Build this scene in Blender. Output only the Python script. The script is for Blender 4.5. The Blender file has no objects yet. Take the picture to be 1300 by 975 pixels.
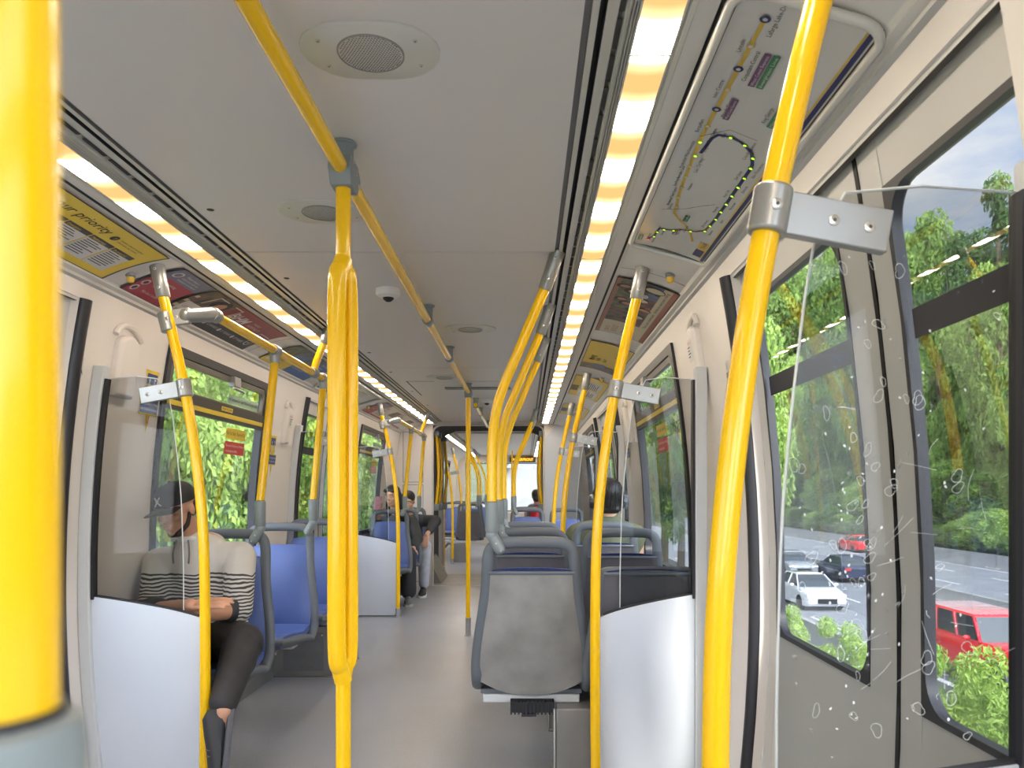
import bpy, bmesh, math, random
from mathutils import Vector, Matrix
V = Vector
random.seed(7)
sc = bpy.context.scene
col = sc.collection
PI = math.pi

# ---------------------------------------------------------------- camera, sky, sun, exposure
cam_d = bpy.data.cameras.new('camera'); cam = bpy.data.objects.new('camera', cam_d); col.objects.link(cam)
cam.location = (0.476, 0, 1.19); cam.rotation_euler = (PI/2, 0, 0)
cam_d.sensor_width = 36; cam_d.lens = 976/1300*36
cam_d.shift_x = (650-667)/1300; cam_d.shift_y = (626-487.5)/1300
cam_d.clip_start = 0.02; cam_d.clip_end = 900
cam_d.dof.use_dof = True; cam_d.dof.focus_distance = 3.4; cam_d.dof.aperture_fstop = 8.0
sc.camera = cam
sc.view_settings.view_transform = 'Standard'
sc.view_settings.look = 'None'
sc.view_settings.exposure = 0.35
sc.view_settings.gamma = 1.0
sc.view_settings.use_curve_mapping = False
SKY = 1.0; SUNSKY_FILL = 8.0; LED_W = 32.0

w = bpy.data.worlds.new('sky'); sc.world = w; w.use_nodes = True
nt = w.node_tree; nt.nodes.clear()
def N(nt, t, **k):
    n = nt.nodes.new(t)
    for a, b in k.items():
        if a.startswith('i_'):
            key = a[2:]
            n.inputs[int(key) if key.isdigit() else key.replace('_', ' ')].default_value = b
        else: setattr(n, a, b)
    return n
out = N(nt, 'ShaderNodeOutputWorld'); bg = N(nt, 'ShaderNodeBackground')
tc = N(nt, 'ShaderNodeTexCoord'); mp = N(nt, 'ShaderNodeMapping'); mp.inputs['Scale'].default_value = (1, 1, 2.6)
no = N(nt, 'ShaderNodeTexNoise', i_Scale=2.3, i_Detail=8.0, i_Roughness=0.6)
cr = N(nt, 'ShaderNodeValToRGB'); cr.color_ramp.elements[0].position = .40; cr.color_ramp.elements[1].position = .56
sep = N(nt, 'ShaderNodeSeparateXYZ'); gr = N(nt, 'ShaderNodeValToRGB')
gr.color_ramp.elements[0].color = (.72, .82, .95, 1); gr.color_ramp.elements[1].color = (.13, .32, .78, 1)
gr.color_ramp.elements[1].position = .75
mx = N(nt, 'ShaderNodeMixRGB'); mx.inputs[2].default_value = (.93, .95, 1, 1)
# sky brightness raised around the sun behind the train, added to fill the interior
vd = N(nt, 'ShaderNodeVectorMath', operation='DOT_PRODUCT'); vd.inputs[1].default_value = (.12, -.86, .50)
hz = N(nt, 'ShaderNodeMapRange'); hz.inputs[1].default_value = -.1; hz.inputs[2].default_value = 1.0; hz.inputs[3].default_value = SKY; hz.inputs[4].default_value = SUNSKY_FILL
L = nt.links.new
L(tc.outputs['Generated'], mp.inputs[0]); L(mp.outputs[0], no.inputs['Vector']); L(no.outputs[0], cr.inputs[0])
L(tc.outputs['Generated'], sep.inputs[0]); L(sep.outputs['Z'], gr.inputs[0]); L(gr.outputs[0], mx.inputs[1]); L(cr.outputs[0], mx.inputs[0])
L(mx.outputs[0], bg.inputs[0]); L(tc.outputs['Generated'], vd.inputs[0]); L(vd.outputs['Value'], hz.inputs[0]); L(hz.outputs[0], bg.inputs[1]); L(bg.outputs[0], out.inputs[0])
sd = bpy.data.lights.new('sun', 'SUN'); sd.energy = 6.0; sd.angle = .12; sd.color = (1, .95, .86)
so = bpy.data.objects.new('sun', sd); col.objects.link(so); so.rotation_euler = V((-.15, .80, -.62)).to_track_quat('-Z', 'Y').to_euler()

# ---------------------------------------------------------------- materials
MT = {}
def mat(name, c, rough=.5, metal=0., noise=0., nscale=20., bump=0., bscale=200., spec=.5, coat=0., emit=None, es=0.):
    m = bpy.data.materials.new(name); m.use_nodes = True; t = m.node_tree; p = t.nodes['Principled BSDF']
    p.inputs['Base Color'].default_value = (*c, 1); p.inputs['Roughness'].default_value = rough; p.inputs['Metallic'].default_value = metal
    p.inputs['Specular IOR Level'].default_value = spec; p.inputs['Coat Weight'].default_value = coat; p.inputs['Coat Roughness'].default_value = .08
    if emit: p.inputs['Emission Color'].default_value = (*emit, 1); p.inputs['Emission Strength'].default_value = es
    tc = N(t, 'ShaderNodeTexCoord')
    if noise > 0:
        n = N(t, 'ShaderNodeTexNoise', i_Scale=nscale, i_Detail=5.0); r = N(t, 'ShaderNodeValToRGB')
        r.color_ramp.elements[0].position = .3; r.color_ramp.elements[1].position = .7
        r.color_ramp.elements[0].color = (*[max(0, q*(1-noise)) for q in c], 1); r.color_ramp.elements[1].color = (*[min(1, q*(1+noise)) for q in c], 1)
        t.links.new(tc.outputs['Object'], n.inputs['Vector']); t.links.new(n.outputs[0], r.inputs[0]); t.links.new(r.outputs[0], p.inputs['Base Color'])
    if bump > 0:
        n = N(t, 'ShaderNodeTexNoise', i_Scale=bscale, i_Detail=3.0); b = N(t, 'ShaderNodeBump', i_Strength=bump); b.inputs['Distance'].default_value = .002
        t.links.new(tc.outputs['Object'], n.inputs['Vector']); t.links.new(n.outputs[0], b.inputs['Height']); t.links.new(b.outputs[0], p.inputs['Normal'])
    MT[name] = m; return m
def glassmat(name, tint, rough=.0, refl=1.0, ior=1.45):
    m = bpy.data.materials.new(name); m.use_nodes = True; t = m.node_tree; t.nodes.clear()
    o = N(t, 'ShaderNodeOutputMaterial'); tr = N(t, 'ShaderNodeBsdfTransparent'); tr.inputs[0].default_value = (*tint, 1)
    g = N(t, 'ShaderNodeBsdfGlossy'); g.inputs['Roughness'].default_value = rough; fr = N(t, 'ShaderNodeFresnel', i_IOR=ior)
    mu = N(t, 'ShaderNodeMath', operation='MULTIPLY'); mu.inputs[1].default_value = refl
    x = N(t, 'ShaderNodeMixShader'); t.links.new(fr.outputs[0], mu.inputs[0]); t.links.new(mu.outputs[0], x.inputs[0])
    t.links.new(tr.outputs[0], x.inputs[1]); t.links.new(g.outputs[0], x.inputs[2]); t.links.new(x.outputs[0], o.inputs[0])
    MT[name] = m; return m
mat('yellow', (.92, .535, .001), .22, coat=.35, spec=.35)
mat('alu', (.36, .36, .35), .36, metal=.75, bump=.03, bscale=400)
mat('steel', (.55, .55, .55), .25, metal=1)
mat('screw', (.62, .60, .56), .3, metal=.9)
mat('screwdark', (.06, .06, .06), .5)
mat('fitting', (.23, .26, .27), .42, metal=.1)
mat('hoopgrey', (.115, .13, .15), .48, bump=.03)
mat('shell', (.27, .26, .25), .42, metal=.2, noise=.22, nscale=7, bump=.08, bscale=700)
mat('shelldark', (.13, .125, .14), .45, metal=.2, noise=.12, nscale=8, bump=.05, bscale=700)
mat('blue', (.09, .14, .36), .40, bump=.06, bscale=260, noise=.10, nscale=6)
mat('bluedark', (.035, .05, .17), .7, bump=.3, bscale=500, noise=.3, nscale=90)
mat('ceil', (.67, .64, .635), .38, bump=.02, bscale=300)
mat('ceiltrim', (.62, .61, .57), .34, metal=.15)
mat('groove', (.035, .035, .04), .6)
mat('groovegrey', (.22, .22, .22), .5)
mat('cove', (.70, .68, .65), .36, bump=.02)
mat('wall', (.76, .71, .67), .4, bump=.03, bscale=150)
mat('wallgrey', (.50, .50, .50), .42, bump=.02)
mat('panelwhite', (.60, .64, .71), .38, noise=.02, nscale=3)
mat('doorgrey', (.55, .54, .52), .4, bump=.02)
mat('rubber', (.018, .018, .024), .42)
mat('darkframe', (.04, .035, .032), .4)
mat('brownframe', (.13, .11, .09), .45)
mat('white', (.80, .80, .80), .4)
mat('offwhite', (.66, .64, .60), .45)
mat('black', (.012, .012, .014), .5)
mat('ink', (.03, .03, .035), .6)
mat('darkgrey', (.05, .05, .055), .55)
mat('midgrey', (.16, .16, .165), .5, noise=.08)
mat('boxgrey', (.24, .23, .22), .38, metal=.3, noise=.1, nscale=5)
mat('lightbar', (.55, .57, .59), .4)
mat('bellows', (.10, .098, .10), .7, bump=.1)
mat('bellowsplate', (.30, .28, .26), .45, metal=.3)
mat('posteryellow', (.72, .52, .03), .35)
mat('posterwhite', (.62, .62, .60), .35)
mat('maroon', (.22, .02, .035), .35)
mat('posterred', (.40, .03, .05), .35)
mat('posterdark', (.035, .033, .038), .35)
mat('posterblue', (.04, .13, .34), .35)
mat('posterviolet', (.13, .13, .26), .35)
mat('cream', (.58, .52, .36), .35)
mat('rust', (.36, .13, .07), .35)
mat('photo', (.10, .06, .035), .35, noise=1.2, nscale=22)
mat('photogreen', (.10, .11, .05), .35, noise=.9, nscale=26)
mat('photoblue', (.07, .11, .22), .35, noise=.6, nscale=16)
mat('mappaper', (.62, .61, .59), .22, coat=.4)
mat('mapyellow', (.62, .42, .06), .3)
mat('mapnavy', (.03, .035, .12), .3)
mat('mappurple', (.16, .07, .16), .3)
mat('mapgreen', (.06, .22, .10), .3)
mat('mapbrown', (.20, .10, .05), .3)
mat('ledgreen', (.4, .8, .05), .3, emit=(.55, 1, .02), es=1.0)
mat('ledred', (.8, .05, .05), .3, emit=(1, .05, .08), es=1.0)
mat('ledamber', (.8, .4, .02), .3, emit=(1, .42, .01), es=2.0)
mat('amber', (.75, .45, .02), .2, coat=.5)
mat('stickerblue', (.03, .06, .22), .4)
mat('stickerred', (.55, .03, .03), .4)
mat('stickergreen', (.35, .50, .36), .5)
mat('skin', (.52, .27, .17), .5, bump=.03, noise=.06, nscale=30)
mat('skinlight', (.62, .36, .25), .5, noise=.05, nscale=30)
mat('hair', (.014, .011, .010), .45, bump=.5, bscale=160)
mat('beard', (.035, .02, .014), .8, bump=.4, bscale=400)
mat('capcloth', (.022, .020, .022), .75, bump=.2, bscale=500)
mat('trouser', (.028, .026, .028), .7, bump=.25, bscale=30, noise=.2)
mat('jacket', (.03, .032, .036), .55, bump=.4, bscale=25)
mat('jeans', (.42, .44, .50), .8, bump=.2, bscale=30, noise=.12)
mat('olive', (.13, .145, .085), .85, bump=.25, bscale=40, noise=.1)
mat('shoe', (.025, .025, .028), .55, bump=.2, bscale=120)
mat('shoegrey', (.10, .10, .11), .6)
mat('sole', (.45, .42, .36), .6)
mat('pink', (.62, .30, .34), .6, noise=.25, nscale=30)
mat('red', (.50, .01, .03), .5)
mat('headphone', (.035, .04, .06), .3, coat=.4)
mat('headphoneblack', (.02, .02, .022), .4)
mat('asphalt', (.22, .23, .25), .9, noise=.12, nscale=.6)
mat('concrete', (.34, .33, .31), .9, noise=.15, nscale=1.2)
mat('deck', (.19, .185, .17), .9, noise=.1, nscale=.6)
mat('linewhite', (.75, .75, .75), .8)
mat('grass', (.055, .10, .022), .95, noise=.5, nscale=1.0)
mat('meadow', (.075, .085, .045), .95, noise=.3, nscale=.4)
mat('trunk', (.10, .075, .05), .9, noise=.4, nscale=4)
mat('carwhite', (.75, .77, .80), .25, coat=1)
mat('carsilver', (.40, .42, .44), .25, metal=.4, coat=1)
mat('carblue', (.02, .03, .07), .25, coat=1)
mat('carred', (.72, .01, .02), .25, coat=1)
mat('carglass', (.04, .055, .07), .08, coat=1)
mat('tyre', (.015, .015, .015), .8)
mat('stickernavy', (.010, .012, .028), .35)
mat('scuff', (.75, .78, .78), .3)
glassmat('winglass', (.95, .97, .95), refl=.30)
glassmat('partglass', (.785, .795, .80), refl=.40)
glassmat('partglassdark', (.55, .57, .57), refl=1.2)
glassmat('scuffglass', (.86, .88, .88), rough=.25, refl=2.5)
def floormat():
    m = mat('floor', (.22, .215, .22), .30, bump=.05, bscale=500)
    t = m.node_tree; p = t.nodes['Principled BSDF']; tc = N(t, 'ShaderNodeTexCoord')
    n1 = N(t, 'ShaderNodeTexNoise', i_Scale=420.0, i_Detail=2.0); r1 = N(t, 'ShaderNodeValToRGB')
    r1.color_ramp.elements[0].position = .35; r1.color_ramp.elements[1].position = .68
    r1.color_ramp.elements[0].color = (.255, .262, .285, 1); r1.color_ramp.elements[1].color = (.42, .43, .455, 1)
    n2 = N(t, 'ShaderNodeTexNoise', i_Scale=2.2, i_Detail=6.0); r2 = N(t, 'ShaderNodeMapRange'); r2.inputs[3].default_value = .24; r2.inputs[4].default_value = .42
    t.links.new(tc.outputs['Object'], n1.inputs['Vector']); t.links.new(n1.outputs[0], r1.inputs[0]); t.links.new(r1.outputs[0], p.inputs['Base Color'])
    t.links.new(tc.outputs['Object'], n2.inputs['Vector']); t.links.new(n2.outputs[0], r2.inputs[0]); t.links.new(r2.outputs[0], p.inputs['Roughness'])
floormat()
def ledmat():   # lamp diffuser: LED clusters every 0.36 m behind a frosted warm sheet
    m = bpy.data.materials.new('led'); m.use_nodes = True; t = m.node_tree; t.nodes.clear()
    o = N(t, 'ShaderNodeOutputMaterial'); e = N(t, 'ShaderNodeEmission'); g = N(t, 'ShaderNodeNewGeometry'); s = N(t, 'ShaderNodeSeparateXYZ')
    t.links.new(g.outputs['Position'], s.inputs[0])
    a = N(t, 'ShaderNodeMath', operation='MULTIPLY'); a.inputs[1].default_value = 2*PI/.30; t.links.new(s.outputs['Y'], a.inputs[0])
    c = N(t, 'ShaderNodeMath', operation='COSINE'); t.links.new(a.outputs[0], c.inputs[0])
    r = N(t, 'ShaderNodeValToRGB'); mr = N(t, 'ShaderNodeMapRange'); mr.inputs[1].default_value = -1; t.links.new(c.outputs[0], mr.inputs[0]); t.links.new(mr.outputs[0], r.inputs[0])
    r.color_ramp.elements[0].position = .1; r.color_ramp.elements[0].color = (.030, .0165, .006, 1)
    r.color_ramp.elements[1].position = .80; r.color_ramp.elements[1].color = (1.0, .86, .70, 1)
    el = r.color_ramp.elements.new(.5); el.color = (.055, .036, .018, 1)
    t.links.new(r.outputs[0], e.inputs[0]); e.inputs[1].default_value = LED_W; t.links.new(e.outputs[0], o.inputs[0]); MT['led'] = m
ledmat()
def leafmat(name, c1, c2):
    m = bpy.data.materials.new(name); m.use_nodes = True; t = m.node_tree; t.nodes.clear()
    o = N(t, 'ShaderNodeOutputMaterial'); d = N(t, 'ShaderNodeBsdfDiffuse'); tl = N(t, 'ShaderNodeBsdfTranslucent'); x = N(t, 'ShaderNodeMixShader', i_0=.4)
    oi = N(t, 'ShaderNodeObjectInfo'); tc = N(t, 'ShaderNodeTexCoord'); n = N(t, 'ShaderNodeTexNoise', i_Scale=6.0, i_Detail=4.0)
    ad = N(t, 'ShaderNodeMath', operation='ADD'); ml = N(t, 'ShaderNodeMath', operation='MULTIPLY_ADD'); ml.inputs[1].default_value = .5; ml.inputs[2].default_value = -.25
    r = N(t, 'ShaderNodeValToRGB'); r.color_ramp.elements[0].position = .3; r.color_ramp.elements[1].position = .75
    r.color_ramp.elements[0].color = (*c1, 1); r.color_ramp.elements[1].color = (*c2, 1)
    k = t.links.new
    k(tc.outputs['Object'], n.inputs['Vector']); k(oi.outputs['Random'], ml.inputs[0]); k(n.outputs[0], ad.inputs[0]); k(ml.outputs[0], ad.inputs[1]); k(ad.outputs[0], r.inputs[0])
    k(r.outputs[0], d.inputs[0]); k(r.outputs[0], tl.inputs[0]); k(d.outputs[0], x.inputs[1]); k(tl.outputs[0], x.inputs[2]); k(x.outputs[0], o.inputs[0]); MT[name] = m
leafmat('leaf', (.11, .20, .045), (.42, .58, .16))
leafmat('leafdark', (.07, .13, .05), (.24, .38, .13))
leafmat('leafbright', (.22, .38, .06), (.62, .78, .22))
def hoodiemat():
    m = mat('hoodie', (.5, .47, .43), .9, bump=.2, bscale=60)
    t = m.node_tree; p = t.nodes['Principled BSDF']; g = N(t, 'ShaderNodeTexCoord'); s = N(t, 'ShaderNodeSeparateXYZ'); t.links.new(g.outputs['Object'], s.inputs[0])
    nn = N(t, 'ShaderNodeTexNoise', i_Scale=9.0); t.links.new(g.outputs['Object'], nn.inputs['Vector'])
    z = N(t, 'ShaderNodeMath', operation='MULTIPLY_ADD'); z.inputs[1].default_value = .045; t.links.new(nn.outputs[0], z.inputs[0]); t.links.new(s.outputs['Z'], z.inputs[2])
    a = N(t, 'ShaderNodeMath', operation='MULTIPLY'); a.inputs[1].default_value = 2*PI/.0155; t.links.new(z.outputs[0], a.inputs[0])
    c = N(t, 'ShaderNodeMath', operation='SINE'); t.links.new(a.outputs[0], c.inputs[0])
    st = N(t, 'ShaderNodeMath', operation='GREATER_THAN'); st.inputs[1].default_value = .05; t.links.new(c.outputs[0], st.inputs[0])
    up = N(t, 'ShaderNodeMath', operation='LESS_THAN'); up.inputs[1].default_value = .865; t.links.new(z.outputs[0], up.inputs[0])
    an = N(t, 'ShaderNodeMath', operation='MULTIPLY'); t.links.new(st.outputs[0], an.inputs[0]); t.links.new(up.outputs[0], an.inputs[1])
    mx = N(t, 'ShaderNodeMixRGB'); mx.inputs[1].default_value = (.56, .53, .49, 1); mx.inputs[2].default_value = (.05, .05, .055, 1)
    t.links.new(an.outputs[0], mx.inputs[0]); t.links.new(mx.outputs[0], p.inputs['Base Color'])
hoodiemat()

# ---------------------------------------------------------------- mesh helpers
def wloc(o):
    v = V((0, 0, 0))
    while o is not None: v += o.location; o = o.parent
    return v
def tag(o, label=None, cat=None, group=None, kind=None):
    if label: o['label'] = label
    if cat: o['category'] = cat
    if group: o['group'] = group
    if kind: o['kind'] = kind
    return o
def thing(name, loc, label=None, cat=None, group=None, kind=None):
    o = bpy.data.objects.new(name, None); col.objects.link(o); o.location = loc; o.empty_display_size = .05
    return tag(o, label, cat, group, kind)
class MB:
    def __init__(s): s.v = []; s.f = []; s.fm = []; s.mats = []; s.cur = 0
    def use(s, name):
        if name not in s.mats: s.mats.append(name)
        s.cur = s.mats.index(name); return s
    def add(s, vs, fs):
        b = len(s.v); s.v += [V(p) for p in vs]
        for f in fs: s.f.append([b+i for i in f]); s.fm.append(s.cur)
        return s
    def hexa(s, p):   # p: 8 points, bottom 4 then top 4
        return s.add(p, [(0, 3, 2, 1), (4, 5, 6, 7), (0, 1, 5, 4), (1, 2, 6, 5), (2, 3, 7, 6), (3, 0, 4, 7)])
    def box(s, x0, x1, y0, y1, z0, z1):
        return s.hexa([(x0, y0, z0), (x1, y0, z0), (x1, y1, z0), (x0, y1, z0), (x0, y0, z1), (x1, y0, z1), (x1, y1, z1), (x0, y1, z1)])
    def obox(s, c, ax, ay, az):
        c, ax, ay, az = V(c), V(ax), V(ay), V(az)
        return s.hexa([c-ax-ay-az, c+ax-ay-az, c+ax+ay-az, c-ax+ay-az, c-ax-ay+az, c+ax-ay+az, c+ax+ay+az, c-ax+ay+az])
    def tube(s, path, r, n=14, closed=False, ell=None, up=None, cap=True):
        P = [V(p) for p in path]; m = len(P); R = r if isinstance(r, (list, tuple)) else [r]*m
        T = []
        for i in range(m):
            a = P[(i-1) % m] if (closed or i > 0) else P[i]; b = P[(i+1) % m] if (closed or i < m-1) else P[i]
            T.append((b-a).normalized())
        if up is not None: nrm = V(up)
        else: nrm = V((0, 0, 1)) if abs(T[0].z) < .9 else V((1, 0, 0))
        vs = []
        for i in range(m):
            nrm = (nrm - T[i]*nrm.dot(T[i])).normalized(); bi = T[i].cross(nrm)
            ea, eb = (1, 1) if ell is None else ell
            for k in range(n):
                a = 2*PI*k/n; vs.append(P[i] + nrm*(math.cos(a)*R[i]*ea) + bi*(math.sin(a)*R[i]*eb))
        fs = []
        for i in range(m if closed else m-1):
            for k in range(n):
                j = (i+1) % m; fs.append((i*n+k, i*n+(k+1) % n, j*n+(k+1) % n, j*n+k))
        if cap and not closed: fs.append(tuple(reversed(range(n)))); fs.append(tuple((m-1)*n+k for k in range(n)))
        return s.add(vs, fs)
    def cyl(s, a, b, r, r2=None, n=18): return s.tube([a, b], [r, r if r2 is None else r2], n)
    def lathe(s, c, prof, n=28, axis=(0, 0, 1), sx=1, sy=1):
        c = V(c); az = V(axis).normalized(); ax = V((1, 0, 0)) if abs(az.x) < .9 else V((0, 1, 0)); ax = (ax-az*ax.dot(az)).normalized(); ay = az.cross(ax)
        vs = []; m = len(prof)
        for (r, z) in prof:
            for k in range(n):
                a = 2*PI*k/n; vs.append(c+ax*(math.cos(a)*r*sx)+ay*(math.sin(a)*r*sy)+az*z)
        fs = [(i*n+k, i*n+(k+1) % n, (i+1)*n+(k+1) % n, (i+1)*n+k) for i in range(m-1) for k in range(n)]
        fs.append(tuple(reversed(range(n)))); fs.append(tuple((m-1)*n+k for k in range(n)))
        return s.add(vs, fs)
    def capsule(s, a, b, ra, rb, n=14, h=5):
        a, b = V(a), V(b); d = (b-a); l = d.length; d = d.normalized() if l > 1e-6 else V((0, 0, 1))
        pr = []
        for i in range(h+1): t = PI/2*(i/h); pr.append((max(1e-4, ra*math.sin(t)), -ra*math.cos(t)))
        for i in range(h+1): t = PI/2*(i/h); pr.append((max(1e-4, rb*math.cos(t)), l+rb*math.sin(t)))
        return s.lathe(a, pr, n, d)
    def ball(s, c, r, n=20, m=12, M=None):
        c = V(c); r = (r, r, r) if not isinstance(r, (tuple, list)) else r; vs = []
        for i in range(m+1):
            t = PI*i/m
            for k in range(n):
                a = 2*PI*k/n; st = max(math.sin(t), 1e-4); p = V((r[0]*st*math.cos(a), r[1]*st*math.sin(a), -r[2]*math.cos(t)))
                vs.append(c+(M @ p if M else p))
        fs = [(i*n+k, i*n+(k+1) % n, (i+1)*n+(k+1) % n, (i+1)*n+k) for i in range(m) for k in range(n)]
        return s.add(vs, fs)
    def grid(s, F, us, vs_, th=None):
        """F(u,v)->point; th = thickness vector function(u,v) for a solid"""
        nu, nv = len(us), len(vs_); A = [V(F(u, v)) for v in vs_ for u in us]
        fs = [(j*nu+i, j*nu+i+1, (j+1)*nu+i+1, (j+1)*nu+i) for j in range(nv-1) for i in range(nu-1)]
        if th is None: return s.add(A, fs)
        B = [V(F(u, v))+V(th(u, v)) for v in vs_ for u in us]; o = nu*nv
        fs2 = [tuple(o+q for q in reversed(f)) for f in fs]
        rim = [(i) for i in range(nu)]+[(j*nu+nu-1) for j in range(1, nv)]+[(nv-1)*nu+i for i in range(nu-2, -1, -1)]+[j*nu for j in range(nv-2, 0, -1)]
        fs3 = [(rim[(k+1) % len(rim)], rim[k], o+rim[k], o+rim[(k+1) % len(rim)]) for k in range(len(rim))]
        return s.add(A+B, fs+fs2+fs3)
    def loft(s, loops, cap=True):
        n = len(loops[0]); vs = [V(p) for l in loops for p in l]; fs = []
        for i in range(len(loops)-1):
            for k in range(n): fs.append((i*n+k, i*n+(k+1) % n, (i+1)*n+(k+1) % n, (i+1)*n+k))
        if cap: fs.append(tuple(reversed(range(n)))); fs.append(tuple((len(loops)-1)*n+k for k in range(n)))
        return s.add(vs, fs)
    def build(s, name, parent=None, label=None, cat=None, group=None, kind=None, bevel=0, sharp=38, flat=False, mods=None):
        me = bpy.data.meshes.new(name)
        if parent is None and s.v:
            xs = [p.x for p in s.v]; ys = [p.y for p in s.v]; o = V(((min(xs)+max(xs))/2, (min(ys)+max(ys))/2, min(p.z for p in s.v)))
        else: o = wloc(parent) if parent else V((0, 0, 0))
        me.from_pydata([tuple(p-o) for p in s.v], [], s.f)
        for m_ in s.mats: me.materials.append(MT[m_])
        me.polygons.foreach_set('material_index', s.fm)
        if len(me.polygons):
            bm = bmesh.new(); bm.from_mesh(me); bmesh.ops.recalc_face_normals(bm, faces=bm.faces); bm.to_mesh(me); bm.free()
        if not flat:
            me.polygons.foreach_set('use_smooth', [True]*len(me.polygons)); me.set_sharp_from_angle(angle=math.radians(sharp))
        me.update()
        ob = bpy.data.objects.new(name, me); col.objects.link(ob)
        if parent: ob.parent = parent
        else: ob.location = o
        if bevel:
            b = ob.modifiers.new('bevel', 'BEVEL'); b.width = bevel; b.segments = 2; b.limit_method = 'ANGLE'; b.angle_limit = math.radians(40); b.harden_normals = False
        return tag(ob, label, cat, group, kind)
def bake(ob, mods):
    """apply a list of (type, props) modifiers into the mesh"""
    for t, pr in mods:
        m = ob.modifiers.new('m', t)
        for k, v in pr.items(): setattr(m, k, v)
    dg = bpy.context.evaluated_depsgraph_get(); dg.update()
    me = bpy.data.meshes.new_from_object(ob.evaluated_get(dg)); mats = [m for m in ob.data.materials]
    old = ob.data; ob.modifiers.clear(); ob.data = me; bpy.data.meshes.remove(old)
    me.materials.clear()
    for m in mats: me.materials.append(m)
    me.polygons.foreach_set('use_smooth', [True]*len(me.polygons)); return ob
def cr(pts, n=8):    # Catmull-Rom through the points
    P = [V(p) for p in pts]; P = [P[0]*2-P[1]]+P+[P[-1]*2-P[-2]]; o = []
    for i in range(1, len(P)-2):
        for k in range(n):
            t = k/n; a, b, c, d = P[i-1:i+3]
            o.append(.5*((2*b)+(c-a)*t+(2*a-5*b+4*c-d)*t*t+(3*b-3*c+d-a)*t**3))
    o.append(P[-2]); return o
def fil(pts, r, n=6):   # polyline with rounded corners
    P = [V(p) for p in pts]; o = [P[0]]
    for i in range(1, len(P)-1):
        a, b, c = P[i-1], P[i], P[i+1]; d1 = (a-b); d2 = (c-b); k = min(r, d1.length*.49, d2.length*.49); p = b+d1.normalized()*k; q = b+d2.normalized()*k
        for j in range(n+1): t = j/n; o.append(p*(1-t)**2+b*2*t*(1-t)+q*t*t)
    o.append(P[-1]); return o
def lerp(a, b, t): return a+(b-a)*t
def interp(tab, x):
    if x <= tab[0][0]: return tab[0][1]
    for (a, b), (c, d) in zip(tab, tab[1:]):
        if x <= c: return b+(d-b)*(x-a)/(c-a)
    return tab[-1][1]
def frange(a, b, n): return [a+(b-a)*i/n for i in range(n+1)]
def children(o): return [c for c in bpy.data.objects if c.parent == o]
def copy_tree(o, parent=None, kids=None):
    if kids is None:
        kids = {}
        for c in bpy.data.objects:
            if c.parent: kids.setdefault(c.parent.name, []).append(c)
    c = o.copy(); col.objects.link(c); c.parent = parent
    for ch in kids.get(o.name, []): copy_tree(ch, c, kids)
    return c
_tc = {}
def text2d(s, size=1.0, bold=0.0):
    key = (s, bold)
    if key not in _tc:
        cu = bpy.data.curves.new('t', 'FONT'); cu.body = s; cu.size = 1; cu.resolution_u = 2; cu.offset = bold
        o = bpy.data.objects.new('t', cu); col.objects.link(o)
        dg = bpy.context.evaluated_depsgraph_get(); me = bpy.data.meshes.new_from_object(o.evaluated_get(dg))
        me.calc_loop_triangles()
        _tc[key] = ([(v.co.x, v.co.y) for v in me.vertices], [tuple(p.vertices) for p in me.polygons])
        bpy.data.objects.remove(o); bpy.data.curves.remove(cu); bpy.data.meshes.remove(me)
    vs, fs = _tc[key]; return [(x*size, y*size) for x, y in vs], fs
def put_text(mb, s, F, u, v, size, m, ang=0., align='l', fit=None, bold=.0, d=1):
    vs, fs = text2d(s, size, bold)
    if not vs: return
    w_ = max(x for x, y in vs)-min(x for x, y in vs); k = (fit/w_) if fit else 1; w_ *= k
    ox = {'l': 0, 'c': -w_/2, 'r': -w_}[align]; ca, sa = math.cos(ang), math.sin(ang); mb.use(m)
    P = []
    for x, y in vs:
        x = x*k+ox; P.append(F(u+x*ca-y*sa, v+x*sa+y*ca, d))
    mb.add(P, fs)
def put_rect(mb, F, u0, u1, v0, v1, m, d=1, nu=4, nv=4):
    mb.use(m); mb.grid(lambda a, b: F(a, b, d), frange(u0, u1, nu), frange(v0, v1, nv))
def put_disc(mb, F, u, v, r, m, d=1, n=16, ry=None, ang=0):
    ry = ry or r; mb.use(m); P = [F(u, v, d)]; ca, sa = math.cos(ang), math.sin(ang)
    for k in range(n):
        a = 2*PI*k/n; x = r*math.cos(a); y = ry*math.sin(a); P.append(F(u+x*ca-y*sa, v+x*sa+y*ca, d))
    mb.add(P, [(0, 1+k, 1+(k+1) % n) for k in range(n)])
def put_line(mb, F, pts, w_, m, d=1):
    mb.use(m)
    for (a, b), (c, e) in zip(pts, pts[1:]):
        dx, dy = c-a, e-b; l = math.hypot(dx, dy) or 1; nx, ny = -dy/l*w_/2, dx/l*w_/2; ex, ey = dx/l*w_/2*.6, dy/l*w_/2*.6
        P = [F(a-ex+nx, b-ey+ny, d), F(a-ex-nx, b-ey-ny, d), F(c+ex-nx, e+ey-ny, d), F(c+ex+nx, e+ey+ny, d)]; mb.add(P, [(0, 1, 2, 3)])
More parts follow.
